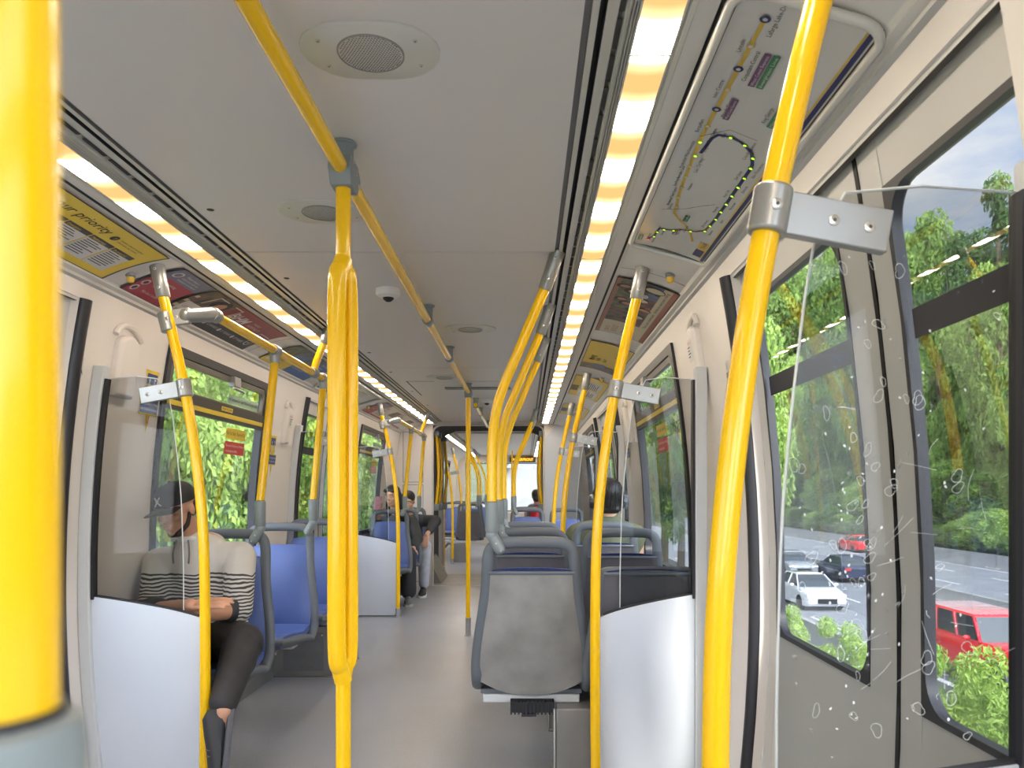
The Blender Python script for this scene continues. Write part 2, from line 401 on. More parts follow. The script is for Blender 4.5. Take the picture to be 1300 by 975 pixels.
# ---------------------------------------------------------------- carriage shell
H0 = 1.19
def Xw(z): return 1.24-.089*(z-.85)**2
def Xd(z): return Xw(z)+.031
WT = 1.955
def wall(sx, y0, y1, holes, name, m='wall', th=.03, Xf=Xw):
    ys = sorted(set([y0, y1]+[h[0] for h in holes]+[h[1] for h in holes])); zs = sorted(set(frange(0, WT, 13)+[q for h in holes for q in h[2:]]))
    zs = [z for i, z in enumerate(zs) if i == 0 or z-zs[i-1] > 1e-4]
    mb = MB().use(m); solid = {}
    for i in range(len(ys)-1):
        for j in range(len(zs)-1):
            yc, zc = (ys[i]+ys[i+1])/2, (zs[j]+zs[j+1])/2
            solid[i, j] = not any(h[0] < yc < h[1] and h[2] < zc < h[3] for h in holes)
    def P(y, z, o): return V((sx*(Xf(z)+o), y, z))
    for (i, j), ok in solid.items():
        if not ok: continue
        a, b, c, d = ys[i], ys[i+1], zs[j], zs[j+1]
        mb.add([P(a, c, 0), P(b, c, 0), P(b, d, 0), P(a, d, 0)], [(0, 1, 2, 3)]); mb.add([P(a, c, th), P(b, c, th), P(b, d, th), P(a, d, th)], [(0, 1, 2, 3)])
        if not solid.get((i-1, j)): mb.add([P(a, c, 0), P(a, d, 0), P(a, d, th), P(a, c, th)], [(0, 1, 2, 3)])
        if not solid.get((i+1, j)): mb.add([P(b, c, 0), P(b, d, 0), P(b, d, th), P(b, c, th)], [(0, 1, 2, 3)])
        if not solid.get((i, j-1)): mb.add([P(a, c, 0), P(b, c, 0), P(b, c, th), P(a, c, th)], [(0, 1, 2, 3)])
        if not solid.get((i, j+1)): mb.add([P(a, d, 0), P(b, d, 0), P(b, d, th), P(a, d, th)], [(0, 1, 2, 3)])
    # weld so that smooth shading works
    o = mb.build(name, kind='structure'); bm = bmesh.new(); bm.from_mesh(o.data); bmesh.ops.remove_doubles(bm, verts=bm.verts, dist=1e-5); bmesh.ops.recalc_face_normals(bm, faces=bm.faces); bm.to_mesh(o.data); bm.free()
    o.data.polygons.foreach_set('use_smooth', [True]*len(o.data.polygons)); o.data.set_sharp_from_angle(angle=.6); return o
def rrect(y0, y1, z0, z1, r, n=6):
    o = []
    for (cy, cz, a0) in ((y1-r, z1-r, 0), (y0+r, z1-r, PI/2), (y0+r, z0+r, PI), (y1-r, z0+r, 1.5*PI)):
        for k in range(n+1): a = a0+PI/2*k/n; o.append((cy+r*math.cos(a), cz+r*math.sin(a)))
    return o
def ring(mb, sx, y0, y1, z0, z1, w_, r, Xf, off0, off1, ro=.001):
    """gasket: rounded inner edge, outer edge rounded by ro, from depth off0 to off1 (metres inside the surface)"""
    def dense(l):
        o = []
        for (a, b), (c, d) in zip(l, l[1:]+l[:1]):
            k = 4 if math.hypot(a-c, b-d) > .3 else 1
            for t in range(k): o.append((a+(c-a)*t/k, b+(d-b)*t/k))
        return o
    A = dense(rrect(y0, y1, z0, z1, ro)); B = dense(rrect(y0+w_, y1-w_, z0+w_, z1-w_, r))
    if len(A) != len(B): A = [(y, z) for y, z in B]; A = [(y0 if abs(y-y0-w_) < r*.3 else y1 if abs(y-y1+w_) < r*.3 else y, z0 if abs(z-z0-w_) < r*.3 else z1 if abs(z-z1+w_) < r*.3 else z) for y, z in B]
    n = len(A); P = lambda q, o: (sx*(Xf(q[1])+o), q[0], q[1])
    vs = [P(q, off0) for q in A]+[P(q, off0) for q in B]+[P(q, off1) for q in B]+[P(q, off1) for q in A]
    fs = []
    for a in range(4):
        for k in range(n): k2 = (k+1) % n; b = (a+1) % 4; fs.append((a*n+k, a*n+k2, b*n+k2, b*n+k))
    mb.add(vs, fs)
def pane(mb, sx, y0, y1, z0, z1, Xf, off=.02, ny=2, nz=8):
    mb.grid(lambda y, z: (sx*(Xf(z)+off), y, z), frange(y0, y1, ny), frange(z0, z1, nz))
def SF(sx, Xf, off):   # flat decal mapper on a side wall: u reads left to right for someone facing it, v up
    def F(u, v, d=1): y = u if sx < 0 else -u; return V((sx*(Xf(v)+off-d*.0012), y, v))
    return F
WZ0, WZ1 = .76, 1.875
nwin = [0]; ndoor = [0]
def window(sx, y0, y1, decals=True, detail=True):
    nwin[0] += 1; t = thing(f'window_{nwin[0]}', (sx*1.25, (y0+y1)/2, WZ0), kind='structure')
    m = MB().use('rubber'); ring(m, sx, y0, y1, WZ0, WZ1, .040, .07, Xw, -.012, .031); m.build('gasket', t)
    m = MB().use('winglass'); pane(m, sx, y0+.01, y1-.01, WZ0+.01, WZ1-.01, Xw, .010); m.build('pane', t)
    m = MB().use('brownframe')
    if detail: ring(m, sx, y0+.045, y1-.045, 1.655, WZ1-.045, .028, .045, Xw, -.008, .009); m.build('hopper_frame', t)
    m = MB().use('darkframe'); m.grid(lambda y, z: (sx*(Xw(z)-.012), y, z), [y0+.03, y1-.03], [1.585, 1.675], th=lambda y, z: (sx*.020, 0, 0)); mb = m.build('transom', t)
    if detail:
        m = MB().use('posteryellow'); m.grid(lambda y, z: (sx*(Xw(z)-.0145), y, z), [y0+.04, y1-.04], [1.605, 1.628], th=lambda y, z: (sx*.003, 0, 0)); m.build('yellow_stripe', t, label='yellow warning stripe')
        yc = (y0+y1)/2
        m = MB().use('boxgrey').obox((sx*(Xw(1.80)-.018), yc+.1, 1.805), (.02, 0, 0), (0, .045, 0), (0, 0, .028)); m.use('alu').cyl((sx*(Xw(1.78)-.045), yc+.02, 1.765), (sx*(Xw(1.78)-.045), yc+.17, 1.76), .008); m.build('latch', t, bevel=.003)
        m = MB().use('wall').obox((sx*(Xw(1.6)-.008), y1+.015, 1.57), (.012, 0, 0), (0, .022, 0), (0, 0, .06)); m.use('screw'); m.ball((sx*(Xw(1.6)-.02), y1+.015, 1.605), .005, 8, 6); m.ball((sx*(Xw(1.6)-.02), y1+.015, 1.535), .005, 8, 6); m.build('hinge', t, bevel=.003)
    if decals:
        F = SF(sx, Xw, .009); m = MB(); a = (y1-.18) if sx < 0 else -(y0+.10)   # right-hand end of the decals
        b = a-.46
        if sx > 0: a, b = -(y0+.42), -(y0+.88)
        put_rect(m, F, a-.36, a-.06, 1.50, 1.56, 'posteryellow'); put_text(m, 'For Your Safety - Please Hold On', F, a-.21, 1.522, .03, 'ink', align='c', fit=.27, d=2)
        put_rect(m, F, a-.36, a-.06, 1.412, 1.485, 'stickerred'); put_text(m, 'Do not use Train Doors or Windows', F, a-.21, 1.455, .022, 'white', align='c', fit=.27, d=2); put_text(m, 'in emergency safety', F, a-.34, 1.425, .022, 'white', fit=.17, d=2)
        m.build('safety_sticker', t)
        m = MB(); put_rect(m, F, a-.40, a+.08, 1.69, 1.745, 'stickergreen'); put_text(m, 'Air Conditioned Car - Open Window in Emergency Only', F, a-.16, 1.71, .03, 'ink', align='c', fit=.44, d=2); m.build('notice_decal', t)
        m = MB(); c = (y1-.62) if sx < 0 else -(y0+.55); put_rect(m, SF(sx, Xw, -.014), c-.08, c+.08, 1.638, 1.662, 'posteryellow'); put_text(m, 'PUSH TO OPEN', SF(sx, Xw, -.014), c, 1.644, .016, 'ink', align='c', fit=.13, d=2); m.build('label_strip', t)
    return t
DZ1 = 1.90
def door(sx, y0, y1, leaves, sticker=True):
    """leaves: list of (ya, yb, glass ya, glass yb)"""
    ndoor[0] += 1; t = thing(f'door_{ndoor[0]}', (sx*1.28, (y0+y1)/2, 0), kind='structure')
    for (ya, yb, ga, gb) in leaves:
        m = MB().use('doorgrey'); zs = frange(0.01, DZ1-.01, 12); z0, z1 = .745, 1.80
        def P(y, z, o): return V((sx*(Xd(z)+o), y, z))
        for (a, b, c, d) in ((ya, ga, .01, DZ1+.03), (gb, yb, .01, DZ1+.03), (ga, gb, .01, z0), (ga, gb, z1, DZ1+.03)):
            m.grid(lambda y, z: P(y, z, 0), [a, b], frange(c, d, 6), th=lambda y, z: (sx*.018, 0, 0))
        lf = m.build('door_leaf', t)
        m = MB().use('rubber'); ring(m, sx, ga, gb, z0, z1, .014, .075, Xd, -.004, .019); m.build('gasket', lf)
        m = MB().use('winglass'); pane(m, sx, ga+.01, gb-.01, z0+.004, z1-.004, Xd, .007); m.build('pane', lf)
        if sticker:
            F = SF(sx, Xd, .0065); m = MB(); c = sorted([ga+.03, gb-.03]) ; u0, u1 = (c[0], c[1]) if sx < 0 else (-c[1], -c[0])
            put_rect(m, F, u0, u1, 1.492, 1.55, 'stickernavy'); put_text(m, 'Please', F, u1-.03, 1.508, .035, 'stickerblue', align='r', d=2); m.build('dark_sticker', lf, label='dark strip sticker on the door glass')
        for e in ((ya, yb)[0 if abs(ya-y0) > .2 else 1],):
            m = MB().use('rubber').grid(lambda y, z: (sx*(Xd(z)-.003), y, z), [e-.008, e+.008], frange(.02, DZ1, 10), th=lambda y, z: (sx*.022, 0, 0)); m.build('edge_seal', lf)
    for yy, sg in (((y1, 1),) if y0 == 1.085 else ((y0, -1), (y1, 1))):
        zs = frange(0.0, DZ1, 16); w_ = .052
        m = MB().use('rubber'); m.tube([(sx*(Xw(z)-.004), yy+sg*w_*.5, z) for z in zs], .026, 12, ell=(1, 1.0)); m.build('jamb_seal', t)
    m = MB().use('darkframe').box(min(sx*1.152, sx*1.164), max(sx*1.152, sx*1.164), y0, y1, DZ1-.010, DZ1-.004); m.build('header_gap', t)
    m = MB().use('boxgrey').box(min(sx*1.14, sx*1.35), max(sx*1.14, sx*1.35), y0, y1, -.01, .012); m.build('sill', t)
    return t
COV = [(-.587, .914), (-.587, .924), (-.602, .924), (-.602, .914), (-.616, .914), (-.616, .945), (-.630, .945), (-.630, .914), (-.652, .912), (-.655, .925), (-.662, .925), (-.664, .902), (-.686, .892)]
COV2 = [(-.768, .890), (-.776, .880), (-.786, .880), (-.792, .892), (-.83, .890), (-.836, .893), (-.838, .886), (-.848, .884)]
def cvp(v, extra=0):   # poster cove: v 0 inner .. 1 outer -> (|x|, z)
    x = lerp(.848, 1.098, v); z = H0+lerp(.876, .803, v)+.011*4*v*(1-v)+extra; return x, z
def shell(y0, y1, seams, hx=0.0):
    obs = []
    # flat ceiling panel in bays with thin gaps
    m = MB().use('ceil'); ys = [y0]+[q for q in seams if y0 < q < y1]+[y1]; zc = H0+.914
    for a, b in zip(ys, ys[1:]): m.box(-.587, .587, a+.004, b-.004, zc, zc+.03)
    m.use('groove').box(-.587, .587, y0, y1, zc+.02, zc+.05)
    return m
SEAMS = [-2.45, .23, 2.915, 5.6, 8.28]
def carriage(y0, y1, seams, sfx=''):
    zc = H0+.914
    shell(y0, y1, seams).build('ceiling', kind='structure')
    for sx, nm in ((-1, 'left'), (1, 'right')):
        m = MB()
        def sweep(pts, mm, ya=y0, yb=y1):
            m.use(mm); m.grid(lambda i, y: (-sx*pts[int(i)][0], y, H0+pts[int(i)][1]), list(range(len(pts))), [ya, yb])
        sweep(COV[0:1]+COV[1:2], 'groovegrey'); sweep(COV[1:4], 'groovegrey'); sweep(COV[3:5], 'ceiltrim'); sweep(COV[4:8], 'groove'); sweep(COV[7:9], 'ceiltrim'); sweep(COV[8:12], 'ceiltrim'); sweep(COV[11:13], 'ceiltrim')
        m.use('ceiltrim')
        for k in range(3):
            xx = .668+.006*k; m.box(min(sx*xx, sx*(xx+.002)), max(sx*xx, sx*(xx+.002)), y0, y1, H0+.889-.0025*k, H0+.899-.003*k)
        m.use('groove')
        sweep(COV2[0:3], 'ceiltrim'); sweep(COV2[2:4], 'ceiltrim'); sweep(COV2[3:5], 'cove'); sweep(COV2[4:6], 'groove'); sweep(COV2[5:7], 'groove'); sweep(COV2[6:8], 'cove')
        m.use('groove').box(min(sx*.64, sx*.80), max(sx*.64, sx*.80), y0, y1, H0+.935, H0+.94)
        # slots beside the lamp
        m.use('groove')
        y = y0+.05
        while y < y1-.1 and y < 9: m.box(min(sx*.6525, sx*.664), max(sx*.6525, sx*.664), y, y+.100, H0+.909, H0+.911); y += .125
        m.build('trim_'+nm+'_ceiling'+sfx, kind='structure')
        m = MB().use('cove'); m.grid(lambda v, y: (sx*cvp(v, .003)[0], y, cvp(v, .003)[1]), frange(0, 1, 8), [y0, y1])
        m.grid(lambda i, y: (sx*[1.098, 1.104, 1.106, 1.123, 1.127, 1.145, 1.15][int(i)], y, H0+[.806, .800, .793, .785, .775, .765, .70][int(i)]), list(range(7)), [y0, y1])
        m.build('cove_panel', kind='structure')
carriage(-3.2, 9.9, SEAMS)
for sx in (-1, 1):
    m = MB().use('cove')
    m.build('trim_unused') if False else None
# side walls
dL, dR = (1.14, 2.79), (1.085, 2.50)
D2 = (5.72, 7.22); D0 = (-2.9, -1.4)
WIN = [(3.50, 4.86), (7.62, 8.95), (-1.1, .7)]
for sx, nm, d1 in ((-1, 'left', dL), (1, 'right', dR)):
    holes = [(a, b, WZ0, WZ1) for a, b in WIN]+[(a, b, 0, DZ1) for a, b in (d1, D2, D0)]
    wall(sx, -3.2, 9.9, holes, 'wall_'+nm)
    for i, (a, b) in enumerate(WIN): window(sx, a, b, decals=i < 2, detail=i < 2)
    if sx > 0: door(sx, 1.085, 2.50, [(1.0, 1.63, 1.025, 1.535), (1.63, 2.50, 1.765, 2.42)])
    else: c = sum(d1)/2; door(sx, *d1, [(d1[0], c, d1[0]+.09, c-.13), (c, d1[1], c+.13, d1[1]-.09)])
    for d in (D2, D0): c = sum(d)/2; door(sx, *d, [(d[0], c, d[0]+.09, c-.13), (c, d[1], c+.13, d[1]-.09)], sticker=True)
    # ledge between cove and wall top, and low kick trim
    m = MB().use('wallgrey'); m.grid(lambda y, i: (sx*[1.120, 1.135, 1.140, 1.165, 1.20][int(i)], y, [1.962, 1.955, 1.935, 1.925, 1.925][int(i)]), [-3.2, 9.9], [0, 1, 2, 3, 4]); m.build('trim_'+nm+'_header', kind='structure')
    m = MB().use('boxgrey')
    for a, b in ((2.75, 5.68), (7.26, 9.9)):
        m.add([(sx*1.20, a, 0), (sx*1.15, a, 0), (sx*1.165, a, .03), (sx*1.20, a, .11), (sx*1.20, b, 0), (sx*1.15, b, 0), (sx*1.165, b, .03), (sx*1.20, b, .11)], [(0, 3, 2, 1), (4, 5, 6, 7), (1, 2, 6, 5), (2, 3, 7, 6), (0, 1, 5, 4)])
    m.build('baseboard_'+nm, kind='structure')
m = MB().use('floor').box(-1.19, 1.19, -3.2, 9.9, -.06, 0); m.build('floor', kind='structure')
m = MB().use('wall')
for (x0, x1, z0, z1) in ((-1.3, -1.05, 0, 2.2), (1.05, 1.3, 0, 2.2), (-1.05, 1.05, 0, .70), (-1.05, 1.05, 1.98, 2.2)): m.box(x0, x1, -3.28, -3.2, z0, z1)
m.build('wall_back', kind='structure')
nwin[0] += 1; t = thing(f'window_{nwin[0]}', (0, -3.24, .70), kind='structure')  # unseen end window, added behind the camera to let fill light down the aisle
m = MB().use('winglass').add([(-1.05, -3.24, .70), (1.05, -3.24, .70), (1.05, -3.24, 1.98), (-1.05, -3.24, 1.98)], [(0, 1, 2, 3)]); m.build('pane', t)
m = MB().use('rubber').tube([(-1.03, -3.22, .72), (-1.03, -3.22, 1.96), (1.03, -3.22, 1.96), (1.03, -3.22, .72)], .02, 8, closed=True); m.build('gasket', t)
m = MB().use('ceil').box(-1.32, 1.32, -3.26, 9.96, 2.20, 2.26); 
for sx in (-1, 1): m.box(min(sx*1.19, sx*1.32), max(sx*1.19, sx*1.32), -3.26, 9.96, 1.93, 2.22)
m.build('trim_roof', kind='structure')
# lamps
def lamps(sx, segs, side, cat_on):
    for i, (a, b) in enumerate(segs):
        t = thing('ceiling_light', (sx*.727, (a+b)/2, H0+.885), cat_on(i), 'light', None)
        m = MB().use('led'); m.grid(lambda u, y: (sx*lerp(.688, .766, u), y, H0+.8815-.004*math.sin(PI*u)), frange(0, 1, 4), [a+.004, b-.004], th=lambda u, y: (0, 0, .006)); m.build('diffuser', t)
        m = MB().use('ceiltrim'); m.box(min(sx*.684, sx*.770), max(sx*.684, sx*.770), a-.003, a+.003, H0+.879, H0+.896); m.box(min(sx*.684, sx*.688), max(sx*.684, sx*.688), a, b, H0+.880, H0+.893); m.box(min(sx*.766, sx*.770), max(sx*.766, sx*.770), a, b, H0+.880, H0+.893); m.build('frame', t)
SEG = [(-3.1, -1.15), (-1.15, .20), (.20, 1.545), (1.545, 2.89), (2.89, 4.23), (4.23, 5.57), (5.57, 6.91), (6.91, 8.25), (8.25, 9.75)]
nth = ['rearmost', 'second', 'third', 'fourth', 'fifth', 'sixth', 'seventh', 'eighth', 'ninth']
place = ['over the rear doors', 'over the rear seats', 'nearest in view', 'alongside the first speaker plates', 'above the first seats', 'second seat rows', 'over the second doors', 'past the second doors', 'ending at the gangway wall']
for sx, sd_ in ((-1, 'left'), (1, 'right')):
    lamps(sx, SEG, sd_, lambda i: f'warm strip light at the {sd_} ceiling edge, {place[i]}')
# bulkhead and gangway
YB = 9.9
def bulkhead(y, name, th=.08):
    m = MB().use('wall'); lo = rrect(-.70, .70, .02, 2.055, .14); n = 7
    outer = [(1.32, 2.2), (1.32, 0), (-1.32, 0), (-1.32, 2.2)]
    # strips between opening and outer rectangle
    for (x0, x1, z0, z1) in ((-1.32, -.715, -.0, 2.2), (.715, 1.32, 0, 2.2), (-.715, .715, 2.065, 2.2)): m.box(x0, x1, y, y+th, z0, z1)
    ob = m.build(name, kind='structure'); 
    m = MB().use('offwhite'); path = fil([(-.715, y-.008, 0), (-.715, y-.008, 2.065), (.715, y-.008, 2.065), (.715, y-.008, 0)], .13)
    m.tube(path, .012, 8); ring_ = m.build('trim_'+name.split('_')[1]+'_opening', kind='structure')
    m = MB().use('bellows')
    for s in (-1, 1):   # corner fillets
        c = [(s*.715, y+.01, 2.065)]+[(s*(.715-.13+.13*math.sin(a)), y+.01, 2.065-.13+.13*math.cos(a)) for a in frange(0, PI/2, 6)]
        m.loft([c, [(p[0], p[1]+.06, p[2]) for p in c]])
    m.build('trim_'+name.split('_')[1]+'_corners', kind='structure'); return ob
bulkhead(YB, 'wall_gangway')
bulkhead(11.15, 'wall_nextcar')
m = MB().use('groove')
for x0, x1, z0, z1 in ((-1.10, -.84, 1.33, 1.98), (-1.10, -.84, .55, 1.30), (-1.10, -.84, .05, .52)):
    for (a, b, c, d) in ((x0, x1, z0, z0+.005), (x0, x1, z1-.005, z1), (x0, x0+.005, z0, z1), (x1-.005, x1, z0, z1)): m.box(a, b, YB-.003, YB, c, d)
m.cyl((-.88, YB-.006, .96), (-.88, YB, .96), .009); m.build('trim_cabinet_seams', kind='structure')
m = MB().use('panelwhite'); m.add([(.73, YB-.012, 0), (1.19, YB-.012, 0), (1.19, YB-.012, 1.93), (.88, YB-.012, 2.07), (.73, YB-.012, 1.90)], [(0, 1, 2, 3, 4)]); m.build('trim_gangway_panel', kind='structure')
t = thing('gangway_bellows', (0, 10.5, 0), 'dark grey folded rubber gangway tunnel joining the two carriages', 'gangway')
def bel(y): return .03*math.sin((y-9.98)*2*PI/.13)
m = MB().use('bellows'); ys = frange(9.985, 11.145, 108)
m.grid(lambda i, y: ([-.80, -.80, -.72, -.55, .55, .72, .80, .80][int(i)]+(-1 if i < 3.5 else 1)*bel(y)*.7, y, [0, 1.9, 2.02, 2.10, 2.10, 2.02, 1.9, 0][int(i)]+bel(y)*.5), list(range(8)), ys); m.build('folded_lining', t)
for s in (-1, 1):
    m = MB().use('bellowsplate')
    for k in range(6): y = 10.05+.15*k; m.hexa([(s*.82, y, .0), (s*.62, y-.03, .02), (s*.62, y+.09, .02), (s*.82, y+.12, .0), (s*.82, y, .34), (s*.80, y-.03, .36), (s*.80, y+.09, .36), (s*.82, y+.12, .34)])
    m.build('floor_gusset', t)
m = MB().use('boxgrey').box(-.72, .72, 9.90, 11.2, -.03, .012); m.build('floor_gangway', kind='structure'); m = MB().use('offwhite').box(-.72, .72, 9.86, 9.90, .0, .008); m.build('trim_threshold', kind='structure')
for s in (-1, 1):
    for k, y in enumerate((10.03, 10.38, 11.05)):
        m = MB().use('yellow'); m.tube(cr([(s*.69, y, 1.04), (s*.665, y, 1.3), (s*.66, y, 1.5), (s*.67, y, 1.75), (s*.69, y, 1.95)], 5), .02, 10); m.build('grab_bar', t)
        MB().use('fitting').box(s*.70-.05, s*.70+.05, y-.03, y+.03, .96, 1.05).build('bar_bracket', t, bevel=.006); MB().use('fitting').box(s*.70-.045, s*.70+.045, y-.03, y+.03, 1.93, 2.00).build('bar_bracket', t, bevel=.006)
# next carriage
CE = 18.6
carriage(11.2, CE, [13.2, 15.4], '_nextcar')
for sx, nm in ((-1, 'left'), (1, 'right')):
    wn = [(11.75, 13.0), (15.2, 16.6)]; ds = [(13.5, 14.9)]
    wall(sx, 11.2, CE, [(a, b, WZ0, WZ1) for a, b in wn]+[(a, b, 0, DZ1) for a, b in ds], 'wall_'+nm+'_nextcar')
    for a, b in wn: window(sx, a, b, decals=False, detail=False)
    for a, b in ds: c = (a+b)/2; door(sx, a, b, [(a, c, a+.09, c-.13), (c, b, c+.13, b-.09)], sticker=False)
    lamps(sx, [(11.3, 13.6), (13.6, 16.0), (16.0, CE-.1)], nm, lambda i: f'{nm} strip light in the far carriage, {["nearest the gangway", "middle one", "closest to the front window"][i]}')
m = MB().use('floor').box(-1.19, 1.19, 11.2, CE, -.06, 0); m.build('floor_nextcar', kind='structure')
m = MB().use('wall')
for (x0, x1, z0, z1) in ((-1.3, -1.0, 0, 2.2), (1.0, 1.3, 0, 2.2), (-1.0, 1.0, 0, .74), (-1.0, 1.0, 1.93, 2.2)): m.box(x0, x1, CE, CE+.08, z0, z1)
m.build('wall_front', kind='structure')
m = MB().use('ceil').box(-1.32, 1.32, 11.1, CE+.1, 2.20, 2.26)
for sx in (-1, 1): m.box(min(sx*1.19, sx*1.32), max(sx*1.19, sx*1.32), 11.1, CE+.1, 1.93, 2.22)
m.build('trim_roof_nextcar', kind='structure')
nwin[0] += 1; t = thing(f'window_{nwin[0]}', (0, CE, .74), kind='structure')
m = MB().use('winglass').add([(-1, CE+.04, .74), (1, CE+.04, .74), (1, CE+.04, 1.93), (-1, CE+.04, 1.93)], [(0, 1, 2, 3)]); m.build('pane', t)
m = MB().use('midgrey').tube([(-.98, CE+.03, .76), (-.98, CE+.03, 1.91), (.98, CE+.03, 1.91), (.98, CE+.03, .76)], .015, 8, closed=True); m.build('gasket', t)
t = thing('display_screen', (.36, CE-.04, 1.93), 'amber destination display glowing above the far front window', 'display')
m = MB().use('black').box(.10, .72, CE-.06, CE-.001, 1.93, 2.06); m.build('housing', t, bevel=.005)
m = MB(); F = lambda u, v, d=1: V((u, CE-.060-.002*d, v)); put_text(m, 'WATERFRONT', F, .41, 1.965, .10, 'ledamber', align='c', fit=.52, bold=.02); m.build('lettering', t)
m = MB().use('doorgrey').box(-.95, .95, CE-.42, CE-.02, 0, .72); m.use('groove').box(.25, .62, CE-.425, CE-.42, .42, .425); m.use('groove').box(.62, .625, CE-.425, CE-.42, .1, .425)
tag(m.build('equipment_cabinet', bevel=.02), 'pale grey cabinet below the far front window', 'cabinet')
# ---------------------------------------------------------------- ceiling fittings, posters
ZC = H0+.914
def speaker(x, y, label):
    t = thing('ceiling_speaker', (x, y, ZC), label, 'speaker', None)
    def stad(hx, hy, z, n=10):
        o = []
        for s, a0 in ((1, -PI/2), (-1, PI/2)):
            for k in range(n+1): a = a0+PI*k/n; o.append((x+s*(hx-hy)*1.0+hy*math.cos(a), y+hy*math.sin(a), z))
        return o
    m = MB().use('ceiltrim').loft([stad(.143, .102, ZC), stad(.143, .102, ZC-.004), stad(.139, .098, ZC-.007)]); p = m.build('face_plate', t)
    m = MB().use('alu').lathe((x, y, ZC-.0068), [(.069, 0), (.069, -.002), (.066, -.0032), (.066, 0)], 40); m.use('ceiltrim'); m.lathe((x, y, ZC-.0075), [(.066, 0), (.04, -.003), (.001, -.004)], 32)
    m.use('black'); s = .0062; j = 0; yy = -.062
    while yy < .063:
        xx = -.064+(s/2 if j % 2 else 0)
        while xx < .065:
            if xx*xx+yy*yy < .063**2:
                r = math.hypot(xx, yy); z = ZC-.0075-.0042*(1-(r/.066)**2)-.0006; q = .0017
                m.add([(x+xx-q, y+yy-q*.4, z), (x+xx, y+yy-q, z), (x+xx+q, y+yy-q*.4, z), (x+xx+q, y+yy+q*.4, z), (x+xx, y+yy+q, z), (x+xx-q, y+yy+q*.4, z)], [(0, 1, 2, 3, 4, 5)])
            xx += s
        yy += s*.82; j += 1
    m.build('grille', t, flat=True)
    for dx, dy in ((-.098, -.045), (.098, -.045), (-.098, .045), (.098, .045)):
        m = MB().use('screw').lathe((x+dx, y+dy, ZC-.007), [(.005, 0), (.005, -.001), (.003, -.0018)], 12); m.use('screwdark').lathe((x+dx, y+dy, ZC-.0088), [(.002, 0), (.0018, -.0003)], 8); m.build('screw', t)
speaker(.157, 1.587, 'oval ceiling speaker plate with round mesh grille, nearest and largest')
speaker(-.178, 2.49, 'oval ceiling speaker plate partly behind the centre pole')
speaker(.17, 4.27, 'oval ceiling speaker plate beyond the camera dome')
speaker(-.16, 6.05, 'faint oval ceiling speaker plate just before the long ceiling slot')
for (x, y, lb) in ((-.139, 3.45, 'white security camera dome on the ceiling behind the centre pole'), (.10, 7.5, 'small far security camera dome on the ceiling near the rail end')):
    t = thing('security_camera', (x, y, ZC), lb, 'camera')
    m = MB().use('white').lathe((x, y, ZC), [(.056, 0), (.056, -.022), (.05, -.030), (.028, -.034)], 32); m.build('housing', t)
    m = MB().use('black').lathe((x, y, ZC-.033), [(.026, 0), (.023, -.012), (.012, -.021), (.001, -.024)], 24); m.use('white').lathe((x, y, ZC-.032), [(.034, 0), (.032, -.004), (.027, -.006)], 24); m.build('lens_dome', t)
for y in (2.48, 3.27, 4.0, 5.0, 5.8, 6.9, 8.0):
    m = MB().use('screwdark').lathe((-.54, y, ZC), [(.012, 0), (.010, -.002), (.004, -.003)], 16); tag(m.build('ceiling_stud'), {2.48: 'dark round stud in the ceiling left of the centre pole, nearest one'}.get(y, f'small dark round stud near the left ceiling edge, {["second","third","fourth","fifth","sixth","seventh"][[3.27,4.0,5.0,5.8,6.9,8.0].index(y)]} in line from the nearest' if y != 2.48 else ''), 'stud')
m = MB().use('groovegrey').box(-.22, .35, 6.62, 6.72, ZC-.012, ZC); tag(m.build('ceiling_vent', bevel=.004), 'long narrow slot vent across the far ceiling', 'vent')
m = MB().use('groove')
for (a, b, c, d) in ((-.5, -.27, 6.28, 6.29), (-.5, -.49, 6.28, 7.2), (.4, .41, 6.28, 7.2), (.0, .41, 6.28, 6.286)): m.box(a, b, c, d, ZC-.001, ZC+.001)
m.build('trim_hatch_outline', kind='structure')

